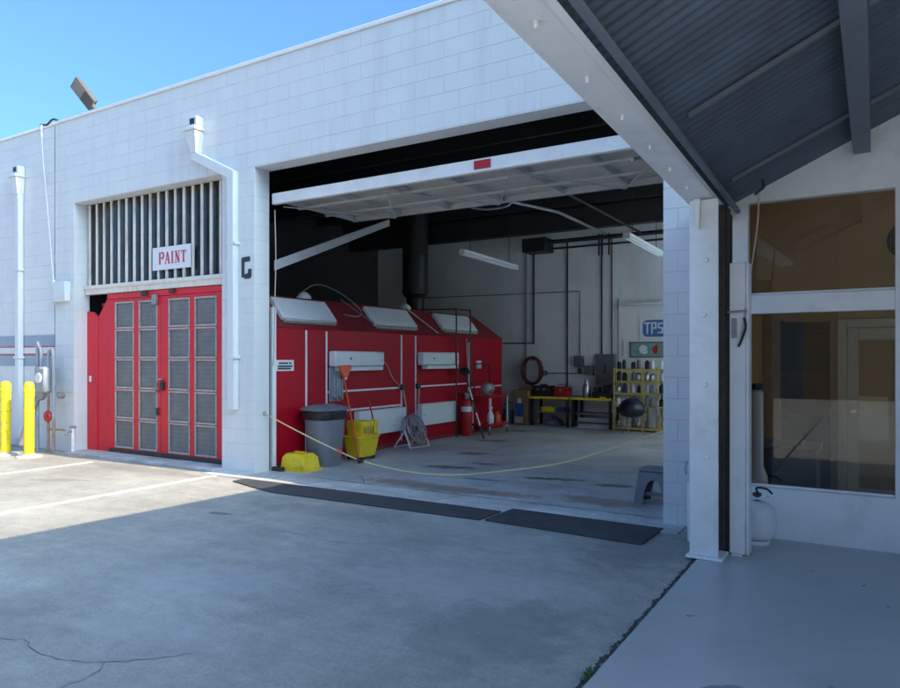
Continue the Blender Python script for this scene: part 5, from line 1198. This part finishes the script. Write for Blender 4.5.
# propane tank
pt_ = thing('propane_tank', 'white propane tank on the slab behind the gate leaf', 'tank', (-.83, 6.48, .022))
tx, ty = -.875, 6.50
MB().lathe((tx, ty, .0225), [(.10, 0), (.105, .03), (.10, .035)], 24).build('foot_ring', M_STEEL_W, pt_)
MB().lathe((tx, ty, .0225), [(.05, .036), (.12, .05), (.150, .09), (.155, .13), (.155, .25), (.150, .29), (.12, .335), (.06, .36), (.02, .365)], 28).build('body', M_WHITE, pt_)
MB().lathe((tx, ty, .0225), [(.02, .366), (.02, .40), (.035, .405), (.035, .43), (.015, .435)], 12).build('valve', M_RUST, pt_)
MB().tube(smooth_path([(tx + .02, ty - .02, .44), (tx + .0, ty - .04, .50), (tx + .08, ty - .04, .50), (tx + .12, ty - .02, .46)], 4), .010, 6).build('hose', M_BLACK, pt_)
MB().tube(arc((tx, ty, .42), .09, R(120), R(400), 16, 'XY'), .010, 6).build('collar', M_WHITE, pt_)

# weed in the joint
wd_ = MB(); q = random.Random(3)
for i in range(46):
    a = q.uniform(0, 6.28); r_ = q.uniform(0, .035); x, y = -1.238 + r_ * math.cos(a) * .5, 3.36 + r_ * math.sin(a) * 2.2; h = q.uniform(.015, .05); l = Vector((math.cos(a), math.sin(a), 0)) * q.uniform(.01, .03)
    s = Vector((-math.sin(a), math.cos(a), 0)) * .003
    b0 = Vector((x, y, .003)); v = [wd_.bm.verts.new(p) for p in (b0 - s, b0 + s, b0 + l * .5 + Vector((0, 0, h * .8)) + s * 1.2, b0 + l + Vector((0, 0, h)), b0 + l * .5 + Vector((0, 0, h * .8)) - s * 1.2)]
    wd_.bm.faces.new(v)
wd_.build('weed', M_GREEN, None, loc=(-1.238, 3.36, 0), smooth=False, label='small green weed growing in the joint beside the slab', cat='weed')

# ================================================================== UNSEEN BLOCK BEHIND THE CAMERA (added to darken the window reflection)
wk = thing('reflection_backdrop', 'brown block added behind the camera to darken the shop window reflection', 'building', (0, -17, 0))
box('wall', M_TIMBER, wk, -26, 20, -22, -17, 0, 8.2)
box('roof', M_RAFTER, wk, -26.3, 20.3, -22.3, -16.8, 8.2, 8.4)
for x in (-20, -12, -4, 4, 12):
    d = box('backdrop_door', M_GREYPAINT, wk, x - 1.6, x + 1.6, -16.995, -16.95, .01, 3.2)
    for z in range(8): box('slat', M_GREYPAINT, d, x - 1.58, x + 1.58, -16.949, -16.93, .03 + z * .39, .38 + z * .39, .01)

# ================================================================== GRIT AND SCUFFS
gq = random.Random(77); gm_ = MB()
def pebble(x, y, z, r):
    vs = [gm_.bm.verts.new((x + dx * r * gq.uniform(.6, 1.2), y + dy * r * gq.uniform(.6, 1.2), z + dz * r * gq.uniform(.4, .8))) for dx, dy, dz in ((1, 0, .3), (0, 1, .3), (-1, 0, .3), (0, -1, .3), (0, 0, 1))]
    for a in range(4): gm_.bm.faces.new([vs[a], vs[(a + 1) % 4], vs[4]])
    gm_.bm.faces.new([vs[3], vs[2], vs[1], vs[0]])
for i in range(420): pebble(-1.25 + gq.gauss(-.02, .025), gq.uniform(1.6, 6.7), .003, gq.uniform(.002, .007))
for i in range(260): pebble(gq.uniform(-9, -1.4), gq.uniform(1.5, 6.4), .001, gq.uniform(.002, .006))
for i in range(160): pebble(gq.uniform(-12, -8.1), 6.66 + gq.gauss(0, .04), .001, gq.uniform(.003, .009))
for i in range(120): pebble(gq.uniform(-1.75, -1.3), gq.uniform(6.45, 6.85), .001, gq.uniform(.003, .009))
gm_.build('grit', M_APRON, None, smooth=False, label='loose grit along the slab joint and wall foot', cat='grit', kind='stuff')
for i in range(4):
    irregular('slab_stain', M_SLABSTAIN, slab, gq.uniform(-1.0, 0.1), gq.uniform(3.3, 6.2), .0225, gq.uniform(.01, .035), gq.uniform(.006, .015), 300 + i, gq.uniform(0, 3), n=14, rough=.6)
